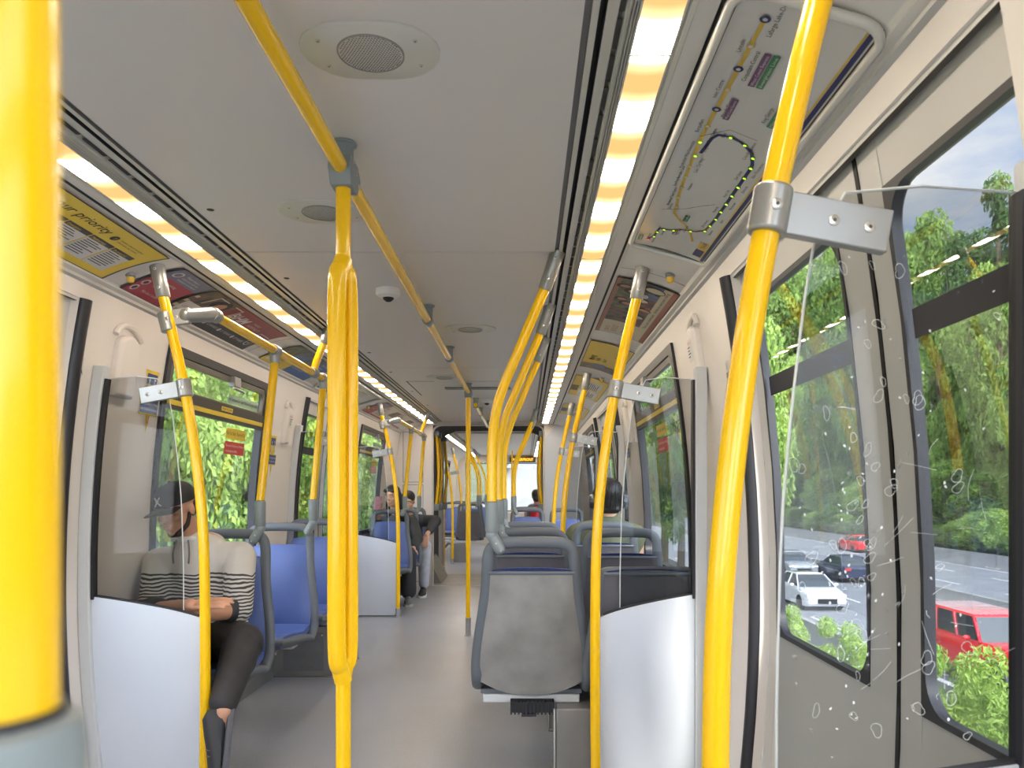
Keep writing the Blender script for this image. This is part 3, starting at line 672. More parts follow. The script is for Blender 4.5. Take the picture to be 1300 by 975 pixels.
def CF(sx, y0, y1):   # poster mapper: u metres from the reader's left end, v metres up from the outer edge
    Wd = .262
    def F(u, v, d=1):
        vv = 1-v/Wd; x, z = cvp(vv, -.0025-.0009*d); y = y0+u if sx < 0 else y1-u; return V((sx*x, y, z))
    return F
def poster(sx, y0, y1, fn, name, label, cat='poster', border='darkframe'):
    F = CF(sx, y0, y1); W = y1-y0; m = MB(); put_rect(m, F, -.012, W+.012, -.004, .262, border, d=0, nv=10); fn(m, F, W); return tag(m.build(name), label, cat)
def lines(m, F, u0, u1, v, n, dv, mt='ink', h=.005):
    random.seed(int(u0*1000)+n)
    for k in range(n):
        put_rect(m, F, u0, u0+(u1-u0)*random.uniform(.55, 1), v-dv*k, v-dv*k+h, mt, d=3, nu=3, nv=1)
def p_safety(m, F, W):
    put_rect(m, F, 0, W, .0, .258, 'posteryellow', nv=10)
    put_text(m, 'Safety is our priority', F, W-.30, .188, .055, 'ink', align='r', fit=.50, bold=.004, d=2)
    put_disc(m, F, W-.255, .195, .017, 'ink', 2); put_text(m, 'T', F, W-.259, .187, .02, 'posteryellow', d=3)
    put_text(m, 'Southern district emergency', F, W-.225, .198, .014, 'ink', fit=.15, d=2); put_text(m, 'information and contact', F, W-.225, .182, .014, 'ink', fit=.13, d=2)
    for k in range(8):
        a = W-.045-.135*(k+1); 
        if a < 0: break
        b = a+.128; put_rect(m, F, a, b, .03, .135, 'posterwhite', d=2, nv=4); put_rect(m, F, a, b, .135, .158, 'posterdark', d=2, nv=2)
        put_text(m, ['Be prepared', 'Medical help', 'Emergency', 'Suspicious', 'Safety', 'Text us', 'Doors', 'Seats'][k], F, a+.008, .141, .016, 'posteryellow', d=3)
        lines(m, F, a+.008, b-.012, .124, 8, .011, h=.0038)
        if 0: put_text(m, ['Staying safe', '', '', 'Help'][k], F, a+.01, .06, .016, 'ink', d=4)
def p_rules(m, F, W):
    put_rect(m, F, 0, W, 0, .258, 'posterred', nv=10); put_rect(m, F, 0, W, .165, .258, 'posterviolet', d=2, nv=4)
    put_text(m, 'Please keep it', F, .09, .222, .02, 'posterwhite', d=3); put_text(m, 'clean and safe for', F, .09, .2, .02, 'posterwhite', d=3); put_text(m, 'everyone on board', F, .09, .18, .02, 'posterwhite', d=3)
    put_disc(m, F, .045, .21, .026, 'posterwhite', 3); put_disc(m, F, .045, .21, .017, 'posterviolet', 4)
    for k, v in enumerate((.03, .078, .125)):
        put_disc(m, F, .028, v+.006, .02, 'posterwhite', 3); put_disc(m, F, .028, v+.006, .013, 'ink', 4, n=6); put_line(m, F, [(.016, v-.006), (.04, v+.018)], .004, 'posterred', 5)
        put_text(m, ['No loud audio', 'No smoking', 'No spitting'][k], F, .085, v, .022, 'posterwhite', d=3)
def head_blob(m, F, u, v, r, skin='skin', hair='hair', d=3):
    put_disc(m, F, u, v+r*.25, r*1.25, hair, d, ry=r*1.35); put_disc(m, F, u, v, r*.8, skin, d+1, ry=r)
def p_bhm(m, F, W):
    put_rect(m, F, 0, W, .115, .258, 'maroon', nv=6); put_rect(m, F, 0, W, 0, .115, 'posterdark', nv=6); put_rect(m, F, 0, .30, 0, .258, 'photo', d=2, nv=8)
    put_disc(m, F, .2, .185, .062, 'ink', 3, ry=.045); head_blob(m, F, .22, .165, .045); put_rect(m, F, .03, .20, .015, .115, 'posterwhite', d=4, nv=3); put_text(m, 'COLLEGE', F, .05, .065, .026, 'posterred', d=5); put_text(m, 'IN 2025', F, .05, .03, .024, 'ink', d=5)
    for k in range(4): put_rect(m, F, .0, .03, .05*k, .05*k+.02, 'cream', d=3)
    put_line(m, F, [(.10, .14), (.10, .235), (.19, .235)], .008, 'posterwhite', 5); put_line(m, F, [(.27, .235), (.36, .235), (.36, .13)], .008, 'posterwhite', 5)
    put_text(m, 'BHM', F, .37, .150, .088, 'posterwhite', bold=.02, d=5); put_text(m, 'THE BEST', F, .59, .195, .022, 'posterwhite', d=5); put_text(m, 'HOSPITALITY', F, .59, .16, .028, 'posterwhite', fit=.16, d=5); put_line(m, F, [(.80, .13), (.80, .165), (.92, .165), (.92, .13)], .006, 'posterwhite', 5)
    put_text(m, 'HOSPITALITY MANAGEMENT', F, .31, .088, .024, 'posterwhite', fit=.34, d=3)
    for k, s in enumerate(('12 AWARDS', '3 YEARS', '27 HUBS')): put_disc(m, F, .35+.17*k, .045, .014, 'posterwhite', 3, n=7); put_text(m, s, F, .375+.17*k, .038, .024, 'posterwhite', fit=.115, d=3)
    put_disc(m, F, .88, .065, .032, 'posterwhite', 3); put_disc(m, F, .88, .065, .026, 'posterdark', 4); put_text(m, 'HC', F, .88, .056, .024, 'posterwhite', align='c', d=5)
def p_bluead(m, F, W):
    put_rect(m, F, 0, W, 0, .258, 'photogreen', nv=6); put_rect(m, F, .0, .42, .0, .1, 'posteryellow', d=2); put_rect(m, F, .42, W, .0, .13, 'posterblue', d=2); put_rect(m, F, .62, W, .15, .25, 'posterblue', d=2); put_disc(m, F, .32, .17, .09, 'photoblue', 2, ry=.06)
    put_rect(m, F, .03, .10, .02, .08, 'posterwhite', d=3); put_text(m, 'Scan now', F, .13, .06, .03, 'ink', d=3); put_text(m, 'save today', F, .13, .025, .03, 'ink', d=3)
    put_text(m, 'Help them', F, .64, .20, .04, 'posterwhite', d=3); put_text(m, 'be prepared', F, .64, .165, .03, 'posterwhite', d=3); put_text(m, 'Get ready for the season with', F, .45, .085, .02, 'posterwhite', d=3); put_text(m, 'your local community plan', F, .45, .055, .02, 'posterwhite', d=3)
def p_group(m, F, W):
    put_rect(m, F, 0, W, 0, .258, 'rust', nv=8); put_rect(m, F, 0, W, .022, .240, 'cream', d=2, nv=8); put_rect(m, F, .28, W, .06, .240, 'photo', d=3, nv=6); put_rect(m, F, .52, W, .15, .240, 'photogreen', d=4, nv=4); put_rect(m, F, .78, W, .062, .11, 'photoblue', d=4)
    random.seed(5)
    for (u, v, r) in ((.46, .10, .03), (.60, .085, .028), (.74, .12, .03), (.84, .16, .034), (.64, .17, .028), (.93, .09, .04), (.55, .13, .024), (.38, .12, .026), (.70, .205, .022), (.90, .215, .024)): head_blob(m, F, u, v, r, 'cream' if r > .028 else 'skin', 'hair', 5)
    for k in range(7): put_disc(m, F, .36+.09*k, .075+.02*(k % 3), .03, ['maroon', 'posterwhite', 'ink', 'rust'][k % 4], 5, ry=.014)
    put_text(m, 'BE BOLD', F, .05, .155, .042, 'rust', ang=PI/2*0, fit=.14, d=5); put_text(m, 'JOIN US', F, .05, .195, .034, 'maroon', fit=.1, d=5); put_text(m, 'Read more stories', F, .06, .12, .018, 'ink', d=5); put_text(m, 'from riders at', F, .06, .095, .018, 'ink', d=5); put_text(m, 'our site', F, .06, .07, .018, 'posterblue', d=5)
    put_text(m, 'This is our community - thanks to everyone riding', F, .30, .034, .02, 'ink', fit=.66, d=5)
def p_yel(m, F, W):
    put_rect(m, F, 0, W, 0, .258, 'posteryellow', nv=8); put_rect(m, F, 0, .20, 0, .258, 'photo', d=2, nv=6); put_rect(m, F, .08, .22, .10, .18, 'photoblue', d=3)
    put_text(m, 'Moving', F, .32, .19, .055, 'ink', bold=.01, d=3); put_text(m, 'made', F, .32, .15, .045, 'ink', d=3); put_text(m, 'easier', F, .32, .11, .045, 'ink', d=3); put_text(m, 'Find a rental', F, .55, .06, .03, 'ink', d=3); put_text(m, 'today', F, .55, .03, .03, 'ink', d=3)
def p_boxes(m, F, W):
    put_rect(m, F, 0, W, 0, .258, 'posteryellow', nv=8)
    for a, b in ((.05, .45), (.5, .9)):
        if b < W-.02: put_rect(m, F, a, b, .03, .19, 'posterwhite', d=2); put_text(m, 'Rider information', F, a+.02, .165, .02, 'ink', d=3); lines(m, F, a+.02, b-.03, .14, 7, .014)
    put_rect(m, F, .3, .6, .20, .258, 'photo', d=2)
def p_whitead(m, F, W):
    put_rect(m, F, 0, W, 0, .258, 'posterwhite', nv=8); put_rect(m, F, 0, W, 0, .02, 'posterred', d=2); put_rect(m, F, W*.6, W*.95, .1, .22, 'photo', d=2); put_text(m, 'Study', F, .05, .17, .05, 'ink', d=2); put_text(m, 'business', F, .05, .12, .05, 'posterred', d=2); lines(m, F, .05, W*.5, .09, 4, .018)
poster(-1, 1.70, 2.855, p_safety, 'poster', 'yellow poster reading Safety is our priority with white text boxes')
poster(-1, 3.0, 3.29, p_rules, 'poster', 'maroon and violet rules poster behind the left pole top')
poster(-1, 3.32, 4.27, p_bhm, 'poster', 'dark red and black poster with large white letters BHM')
poster(-1, 4.55, 5.45, p_bluead, 'poster', 'yellow and blue poster with a small code panel, after the BHM one')
poster(-1, 7.42, 7.72, p_rules, 'poster', 'small red rules poster behind the far left pole top')
poster(-1, 7.76, 8.55, p_whitead, 'poster', 'white poster with red edge above the far left window, nearer one')
poster(-1, 8.6, 9.5, p_whitead, 'poster', 'white poster with red edge nearest the gangway wall')
poster(1, 3.11, 4.10, p_group, 'poster', 'rust bordered poster with a crowd photo, behind the right pole top')
poster(1, 4.40, 5.28, p_yel, 'poster', 'yellow poster with dark handwriting after the crowd photo poster')
poster(1, 5.67, 6.75, p_boxes, 'poster', 'yellow poster with white text boxes over the second right doors')
poster(1, 7.45, 8.4, p_boxes, 'poster', 'farthest yellow poster on the right near the gangway wall')
# route maps
def route_map(sx, y0, y1, label, full=True):
    F = CF(sx, y0, y1); W = y1-y0; t = thing('route_map', (sx*.97, (y0+y1)/2, H0+.84), label, 'map')
    m = MB().use('ceiltrim'); path = [F(u, v, 6) for u, v in rrect(-.035, W+.035, -.006, .258+.012, .045)]; m.tube(path, .0095, 10, closed=True); m.build('bezel', t)
    m = MB(); put_rect(m, F, -.03, W+.03, 0, .262, 'darkframe', d=0, nv=8); put_rect(m, F, -.02, W+.02, .004, .256, 'mappaper', d=1, nv=10); put_rect(m, F, -.01, W+.01, .008, .018, 'mapnavy', d=2); put_rect(m, F, -.01, W+.01, .019, .023, 'mapyellow', d=2); put_text(m, 'TRAIN', F, .10, .029, .02, 'mapnavy', d=3); put_rect(m, F, .02, .085, .024, .052, 'mapnavy', d=3); put_rect(m, F, .085, .15, .024, .052, 'mapyellow', d=2.5); m.build('printed_map', t)
    if not full: 
        m = MB(); put_line(m, F, [(.1, .08), (.4, .08), (.6, .2), (W-.2, .2)], .012, 'mapyellow', 3); put_line(m, F, [(.1, .12), (.6, .14), (.9, .1), (W-.3, .16)], .012, 'mapnavy', 3); m.build('route_lines', t); return
    # u grows towards the viewer along the car; yellow line near the inner (upper) edge, navy line below
    YL = [(.235, .085), (.30, .165), (.355, .190), (W-.10, .196)]
    def yv(u): return interp([(.30, .170), (.45, .190), (.8, .205), (W, .195)], u)
    st = [('Gilmore', .36, 1), ('Brentwood Town Centre', .43, 1), ('Holdom', .50, -1), ('Sperling-Burnaby Lake', .57, 1), ('Lake City Way', .635, -1), ('Production Way-University', .70, 1), ('Lougheed Town Centre', .775, -1), ('Burquitlam', .855, 1), ('Moody Centre', .935, -1), ('Inlet Centre', 1.02, 1), ('Coquitlam Central', 1.10, -1), ('Lincoln', 1.18, 1), ('Lafarge Lake-Douglas', 1.265, -1)]
    m = MB(); put_line(m, F, [(.13, .075), (.20, .10), (.27, .15), (.31, .175)]+[(u, yv(u)) for _, u, _ in st], .009, 'mapyellow', 3)
    nav = [(.05, .215), (.09, .2), (.16, .195), (.165, .165), (.20, .12), (.215, .085), (.25, .062), (.30, .058)]+[(.36+.06*k, .055) for k in range(7)]+[(.74, .058), (.79, .075), (.82, .11), (.83, .14), (.825, .17), (.80, .18), (.72, .188)]
    put_line(m, F, nav[:4], .007, 'mapnavy', 3); put_line(m, F, nav[3:8], .007, 'mapbrown', 3); put_line(m, F, nav[7:], .009, 'mapnavy', 3.5); m.build('route_lines', t)
    m = MB()
    for nme, u, s in st:
        big = nme[:3] in ('Moo', 'Coq', 'Laf'); put_disc(m, F, u, yv(u), .011 if big else .008, 'mapnavy' if big else 'mapyellow', 4, n=12); put_disc(m, F, u, yv(u), .005, 'mappaper', 5, n=10)
        put_text(m, nme, F, u-.005+.02*(s < 0), yv(u)+(.014 if s > 0 else -.026), .0145, 'ink', ang=0.0, align='c', fit=.0062*len(nme) if len(nme) > 14 else None, d=4)
    ns = ['Waterfront', 'Burrard', 'Granville', 'Stadium', 'Main Street', 'Commercial', 'Nanaimo', '29th Avenue', 'Joyce', 'Patterson', 'Metrotown', 'Royal Oak', 'Edmonds', '22nd Street', 'New Westminster', 'Columbia', 'Sapperton', 'Braid']
    sp = [(.05, .215), (.085, .2), (.13, .197), (.163, .18), (.175, .15), (.21, .10), (.25, .062), (.30, .058), (.36, .055), (.42, .055), (.48, .055), (.54, .055), (.60, .055), (.66, .055), (.72, .056), (.77, .066), (.815, .10), (.83, .14)]
    for k, (nme, (u, v)) in enumerate(zip(ns, sp)):
        put_disc(m, F, u, v, .007, 'mapnavy', 4, n=10); put_text(m, nme, F, u, v+(.013 if k % 2 else -.022), .012, 'ink', align='c', d=4)
    put_text(m, 'King George', F, .93, .088, .013, 'ink', d=4)
    for (u, v, wd, mm, s) in ((.90, .165, .09, 'mappurple', 'West Coast Express'), (1.05, .150, .12, 'mappurple', 'West Coast Express'), (1.05, .132, .12, 'mapgreen', 'Evergreen Line'), (.92, .066, .12, 'mapgreen', 'Hwy Connector'), (.27, .125, .05, 'mapgreen', 'SeaBus'), (.03, .235, .05, 'mapgreen', 'SeaBus'), (.14, .135, .04, 'mapbrown', 'Bus')):
        put_rect(m, F, u, u+wd, v, v+.015, mm, d=4, nu=2, nv=1); put_text(m, s, F, u+.005, v+.004, .010, 'posterwhite', fit=wd*.9, d=5)
    put_line(m, F, [(.32, .215), (.36, .150), (.40, .12), (.45, .08)], .0015, 'ink', 3); put_line(m, F, [(.80, .21), (.86, .15), (.85, .08)], .0015, 'ink', 3)
    m.build('station_names', t)
    m = MB()
    for k, (u, v) in enumerate(sp+[(.70, .198), (.775, .203)]): put_disc(m, F, u, v, .0045, 'ledred' if k == 0 else 'ledgreen', 6, n=10)
    m.build('indicator_lights', t, label='lit green and red station dots')
route_map(1, 1.36, 2.66, 'large railway route map in a rounded bezel behind the big right pole')
route_map(-1, 5.75, 7.05, 'far route map above the second left doors', full=False)
def amber(sx, y, label):
    x, z = cvp(.72); t = thing('indicator_lamp', (sx*x, y, z), label, 'lamp')
    m = MB().use('fitting').lathe((sx*x, y, z+.004), [(.019, 0), (.019, -.010), (.015, -.014)], 20); m.build('base_ring', t)
    m = MB().use('amber').lathe((sx*x, y, z-.009), [(.014, 0), (.014, -.012), (.010, -.020), (.002, -.023)], 20); m.build('lens', t, label='amber lens')
amber(-1, 2.93, 'small amber indicator lamp beside the left pole top'); amber(1, 2.93, 'small amber indicator lamp near the map corner by the right pole top')
amber(-1, 7.35, 'tiny amber lamp by the far left pole top'); amber(1, 5.55, 'tiny amber lamp by the second right pole top')
for sx in (-1, 1):
    for y in (2.70, 2.985, 4.36, 5.50, 7.38):
        m = MB().use('groove'); m.grid(lambda v, q: (sx*cvp(v)[0], q, cvp(v)[1]+.0005), frange(0, 1, 8), [y, y+.0035]); m.build('trim_cove_seam', kind='structure')

# intercom covers, tags, priority stickers on the wall pillars
def pill(sx, y, z, label, red=False):
    t = thing('wall_intercom', (sx*Xw(z), y, z-.12), label, 'intercom'); X = Xw(z)
    def lp(hy, z0, z1, o, arch=.5):
        o_ = [(y+hy, z0), (y+hy, z1-hy*arch)]+[(y+hy*math.cos(a), z1-hy*arch+hy*arch*math.sin(a)) for a in frange(0.2, PI-.2, 8)]+[(y-hy, z1-hy*arch), (y-hy, z0)]
        return [(sx*(Xw(b)-o), a, b) for a, b in o_]
    hy = .075 if not red else .05
    m = MB().use('wall').loft([lp(hy, z-.13, z+.12, -.01), lp(hy, z-.13, z+.12, .022), lp(hy-.012, z-.12, z+.108, .034)]); c = m.build('cover', t, bevel=.004)
    m = MB().use('wall'); m.tube([(sx*(Xw(z+.15)-.006), y+(hy+.03)*math.cos(a), z+.085+.075*math.sin(a)) for a in frange(.35, PI-.35, 14)], .012, 8); m.build('arched_rib', t)
    if red:
        m = MB(); F = SF(sx, Xw, -.036); u = y if sx < 0 else -y; put_rect(m, F, u-.035, u+.035, z-.02, z+.07, 'posterwhite', d=0); put_text(m, 'EMERGENCY', F, u, z+.05, .014, 'stickerred', align='c', fit=.06, d=1); lines(m, lambda a, b, d=1: F(a, b, d), u-.028, u+.028, z+.035, 4, .012, 'ink', .004); m.build('notice', t)
    else: m = MB().use('ink').ball((sx*(X-.034), y, z+.03), (.004, .008, .014), 10, 8); m.build('keyhole', t)
pill(-1, 3.14, 1.71, 'arched beige wall cover with a keyhole left of the nearest left window'); pill(1, 3.05, 1.73, 'arched intercom cover with a red and white notice on the right pillar', True)
pill(-1, 5.30, 1.66, 'arched intercom cover between left window and second left doors', True); pill(1, 5.25, 1.66, 'arched intercom cover on the second right pillar', True)
def prio(sx, y, z, label, Xf=Xw):
    F = SF(sx, Xf, -.001); m = MB(); u = y if sx < 0 else -y
    m.use('posteryellow').add([F(u-.06, z+.13), F(u+.06, z+.13), F(u, z-.15)], [(0, 1, 2)]); put_rect(m, F, u-.045, u+.045, z+.02, z+.115, 'stickerblue', d=2); put_rect(m, F, u-.085, u+.085, z-.065, z+.01, 'posteryellow', d=2); put_rect(m, F, u-.078, u+.078, z-.058, z+.003, 'stickerblue', d=3)
    put_disc(m, F, u-.022, z+.085, .008, 'posterwhite', 3); put_line(m, F, [(u-.022, z+.078), (u-.022, z+.055), (u-.005, z+.055), (u+.002, z+.036)], .006, 'posterwhite', 3); put_line(m, F, [(u-.032, z+.06), (u-.034, z+.045), (u-.022, z+.036), (u-.01, z+.04)], .004, 'posterwhite', 3)
    put_disc(m, F, u+.024, z+.09, .007, 'posterwhite', 3); put_line(m, F, [(u+.022, z+.08), (u+.02, z+.055), (u+.028, z+.036)], .006, 'posterwhite', 3)
    put_text(m, 'Priority Seating for People', F, u, z-.022, .02, 'posterwhite', align='c', fit=.145, d=4); put_text(m, 'with Disabilities & Seniors', F, u, z-.046, .02, 'posterwhite', align='c', fit=.145, d=4)
    put_line(m, F, [(u-.012, z-.068), (u-.005, z-.10), (u+.005, z-.10), (u+.012, z-.068)], .003, 'posterred', 3); tag(m.build('sticker'), label, 'sticker')
prio(-1, 3.40, 1.60, 'blue and yellow priority seating sticker behind the left glass screen'); prio(1, 3.22, 1.44, 'blue and yellow priority seating sticker behind the right glass screen')
prio(-1, 5.10, 1.44, 'priority seating sticker behind the first left seat pole'); prio(1, 5.42, 1.50, 'priority seating sticker on the second right pillar')
for sx, y, z, a, b, lb in ((-1, 2.86, 1.66, 'I', '0A', 'small white tag marked 0A on the left door pillar'), (1, 2.70, 1.62, '5', '0B', 'small white tag marked 0B on the right door pillar')):
    F = SF(sx, Xw, -.001); u = y if sx < 0 else -y; m = MB(); put_rect(m, F, u-.018, u+.018, z-.035, z+.035, 'posterwhite'); put_text(m, a, F, u, z+.006, .028, 'ink', align='c', d=2); put_text(m, b, F, u, z-.026, .028, 'ink', align='c', bold=.02, d=2); tag(m.build('number_tag'), lb, 'tag')
# ---------------------------------------------------------------- poles and rails
PR = .0195
def screws(t, pts, nrm, r=.006):
    nrm = V(nrm).normalized()
    for p in pts:
        m = MB().use('screw').lathe(V(p), [(r, 0), (r, .0015), (r*.6, .003)], 14, nrm); m.use('screwdark').lathe(V(p)+nrm*.0028, [(r*.4, 0), (r*.35, .0006)], 6, nrm); m.build('screw', t)
def socket(t, a, b, r=.027, flange=True, name='ceiling_socket', sc=True, ns=2):
    """grey sleeve from ceiling point a to the pole end b"""
    a, b = V(a), V(b); d = (b-a).normalized(); m = MB().use('alu')
    if flange: m.lathe(a, [(.040, 0), (.040, .004), (.033, .007), (.03, .012)], 28, d)
    m.lathe(a, [(r*1.12, .0), (r*1.08, .01), (r, (b-a).length*.35), (r*.96, (b-a).length-.003), (r*.88, (b-a).length)], 28, d); s = m.build(name, t)
    if sc: screws(t, [a+d*(b-a).length*q+V((0, -r*.98, 0)) for q in ((.22, .75) if ns == 2 else (.5,))], (0, -1, .05))
    return s
def clamp_arm(t, c, d, end, h=.034, th=.009, axis=(0, 0, 1)):
    """collar round the pole at c, flat arm to end"""
    c, end = V(c), V(end); ax = V(axis).normalized(); dr = (end-c); dr = (dr-ax*dr.dot(ax)); L_ = dr.length; dr.normalize(); nn = ax.cross(dr)
    m = MB().use('alu'); m.lathe(c-ax*h, [(.024, 0), (.0275, .003), (.0275, 2*h-.003), (.024, 2*h)], 32, ax)
    m.obox(c+dr*(L_/2+.005), dr*(L_/2-.005), nn*th, ax*(h*.9)); b = m.build('clamp', t, bevel=.006)
    sg = -1 if nn.y > 0 else 1
    screws(t, [c+nn*sg*.0272, c+dr*(L_*.52)+nn*sg*th, c+dr*(L_*.82)+nn*sg*th], nn*sg, .008)
def part_pole(sx, y, label, base=True, group=None, top=True):
    # measured outline of the bowed door-side pole (|x|, z)
    pr = [(.748, .012), (.745, .35), (.745, .75), (.750, 1.0), (.765, 1.20), (.790, 1.40), (.825, 1.60), (.865, 1.78), (.905, 1.94)]
    t = thing('door_pole', (sx*.748, y, 0), label, 'pole', group)
    P = cr([(sx*x, y, z) for x, z in pr], 6); m = MB().use('yellow').tube(P, PR, 20); m.build('pole', t)
    if top: socket(t, (sx*.930, y, 2.068), (sx*.903, y, 1.935), .0265)
    if base: m = MB().use('steel').lathe((sx*.748, y, 0), [(.034, 0), (.034, .004), (.0235, .008), (.0235, .085), (.021, .087)], 24); m.build('base_sleeve', t)
    d = V((sx*.035, 0, .20)).normalized(); clamp_arm(t, (sx*.823, y, 1.59), None, (sx*.995, y+.006, 1.575), axis=d)
    return t
def partition(sx, y, label, xw, y2=None):
    t = thing('glass_partition', (sx*1.0, y, 0), label, 'partition')
    y += .03
    def low(x): return lerp(.69, .795, min(1, max(0, (x-.75)/(xw-.75)))**.62)
    m = MB().use('panelwhite'); xs = frange(.757, xw, 16); m.grid(lambda x, k: (sx*x, y, low(x) if k else .012), xs, [0, 1], th=lambda x, k: (0, .022, 0)); m.build('lower_panel', t, bevel=.002)
    XE = (lambda z: xw) if y < 2 else (lambda z: min(xw, Xw(z)-.045))
    def edge(z): return interp([(.70, .845), (.9, .846), (1.15, .853), (1.3, .866), (1.5, .89), (1.63, .915)], z)
    zs = frange(0, 1, 12)
    m = MB().use('partglass')
    def G(a, b):
        zt = 1.632+.01*(1-abs(2*a-1)); z = lerp(low(lerp(.85, xw, a))-.01, zt, b); e = edge(z)+(.03*max(0, (z-1.6)/.03) if a < .5 else 0); return (sx*lerp(e, XE(z)-.002, a), y+.008, z)
    m.grid(G, frange(0, 1, 10), zs, th=lambda a, b: (0, .008, 0)); m.build('glass_pane', t)
    m = MB().use('scuff'); m.tube([V(G(0, b))+V((0, .004, 0)) for b in zs]+[V(G(.5, 1))+V((0, .004, 0)), V(G(1, 1))+V((0, .004, 0))], .0022, 6); m.build('glass_edge', t, label='pale polished glass edge')
    m = MB().use('lightbar').loft([[(sx*XE(z), y-.02, z), (sx*(XE(z)+.045), y-.02, z), (sx*(XE(z)+.045), y+.03, z), (sx*XE(z), y+.03, z)] for z in frange(.0, 1.68, 14)]); m.build('wall_post', t, bevel=.004)
    m = MB().use('rubber').loft([[(sx*(XE(z)-.010), y-.008, z), (sx*XE(z), y-.008, z), (sx*XE(z), y+.024, z), (sx*(XE(z)-.010), y+.024, z)] for z in frange(.78, 1.63, 10)]); m.build('glazing_strip', t)
    m = MB().use('rubber'); m.tube([(sx*x, y+.011, low(x)+.003) for x in xs[1:]], .006, 6); m.build('glazing_bead', t)
    return t
part_pole(-1, 2.93, 'bowed yellow pole crossing in front of the man in a cap')
part_pole(1, 2.96, 'bowed yellow pole in front of the right glass screen and white panel')
part_pole(1, 1.09, 'large bowed yellow pole nearest on the right, clamped to the scratched glass')
part_pole(-1, 5.52, 'slim yellow pole almost hidden behind the doubled centre pole')
part_pole(1, 5.55, 'second right door pole, seen left of the headphone man with a clamp')
part_pole(-1, 7.38, 'bowed yellow pole beside the far left white panel')
part_pole(1, 7.38, 'farther of the two slim right poles near the pale end panel')
partition(-1, 2.93, 'glass screen with curved white lower panel in front of the man in a cap', 1.225)
partition(1, 2.96, 'glass screen with curved white lower panel before the right seats', 1.135)
partition(-1, 5.52, 'left glass screen behind the third seat, just before the second doors', 1.20)
partition(1, 5.55, 'glass screen beside the man with headphones, before the second right doors', 1.15)
partition(-1, 7.38, 'far left glass screen with white lower panel beside the woman with the phone', 1.20)
partition(1, 7.38, 'far right glass screen past the second doors', 1.15)
t = partition(1, 1.09, 'nearest right glass screen covered in scratches and bubbles', 1.205)
# scratches and bubble marks on the nearest screen
random.seed(21); m = MB().use('scuffglass'); yy = 1.09+.03+.006
def inpane(x, z): return .86+.06*max(0, z-1.2)*1.2 < x < 1.17 and .80 < z < 1.6
n = 0
while n < 190:
    c = random.random(); x = random.uniform(.87, 1.18) if c < .5 else random.gauss(.96, .03); z = random.uniform(.82, 1.6) if c < .5 else random.gauss(1.08, .12)
    if not inpane(x, z): continue
    r = random.choice([.0015, .002, .002, .003, .004, .006, .009]); e = random.uniform(.5, 1); a = random.uniform(0, PI); k = 12 if r < .004 else 16
    P = []
    for q in range(k):
        th = 2*PI*q/k; rr = r*(1+.22*math.sin(2*th+a)+.12*math.sin(3*th)); u, v_ = rr*math.cos(th), rr*e*math.sin(th); P.append((x+u*math.cos(a)-v_*math.sin(a), yy, z+u*math.sin(a)+v_*math.cos(a)))
    if r < .0045: m.use('scuff' if r < .0025 else 'scuffglass').add([(x, yy-.001, z)]+P, [(0, 1+q, 1+(q+1) % k) for q in range(k)])
    else: m.use('scuff').tube(P, .00028, 4, closed=True)
    n += 1
for k in range(26):
    x = random.uniform(.95, 1.17); z = random.uniform(.83, 1.25); a = random.uniform(-1.2, 1.2)+PI/2*.6; l = random.uniform(.01, .06)
    m.use('scuff').tube(cr([(x, yy, z), (x+math.cos(a)*l*.5+random.uniform(-.004, .004), yy, z+math.sin(a)*l*.5), (x+math.cos(a)*l, yy, z+math.sin(a)*l)], 4), .00022, 4)
o = m.build('scratch_marks', t); tag(o, label='pale bubbles and scratches on the glass', kind='stuff')
# centre rail on the ceiling with posts
t = thing('ceiling_handrail', (0, 4, 2.03), 'long yellow handrail along the middle of the ceiling', 'handrail')
m = MB().use('yellow').tube([(0, -.6, 2.032), (0, 6.42, 2.032)], PR, 20); m.build('rail', t)
def hanger(t, y, big=False):
    m = MB().use('fitting').lathe((0, y, ZC), [(.034, 0), (.034, -.005), (.026, -.007), (.024, -.012), (.024, -.06)], 28); m.lathe((0, y-.032, 2.032), [(.023, 0), (.026, .004), (.026, .06), (.023, .064)], 24, (0, 1, 0)); m.build('hanger', t)
for y in (-.5, 3.75, 4.80): hanger(t, y)
def tee(t, y):
    m = MB().use('fitting').lathe((0, y, ZC), [(.036, 0), (.036, -.005), (.027, -.008), (.025, -.05)], 28)
    m.loft([[(-.028, y-.04, 2.062), (.028, y-.04, 2.062), (.028, y+.05, 2.062), (-.028, y+.05, 2.062)], [(-.030, y-.046, 2.03), (.030, y-.046, 2.03), (.030, y+.075, 2.03), (-.030, y+.075, 2.03)], [(-.028, y-.03, 1.985), (.028, y-.03, 1.985), (.028, y+.045, 1.985), (-.028, y+.045, 1.985)]]); m.build('tee_fitting', t, bevel=.007)
    screws(t, [(.0305, y-.015, 2.05), (.031, y+.015, 2.03), (.0305, y+.045, 2.01)], (1, 0, 0), .005)
t2 = thing('centre_pole', (0, 2.01, 0), 'yellow centre pole that doubles into two tubes between shoulder and hip height', 'pole')
tee(t2, 2.01)
m = MB().use('yellow').tube([(0, 2.01, 1.99), (0, 2.01, 1.745)], PR, 20); m.build('upper_pole', t2); m = MB().use('yellow').tube([(0, 2.01, .76), (0, 2.01, .09)], PR, 20); m.build('lower_pole', t2)
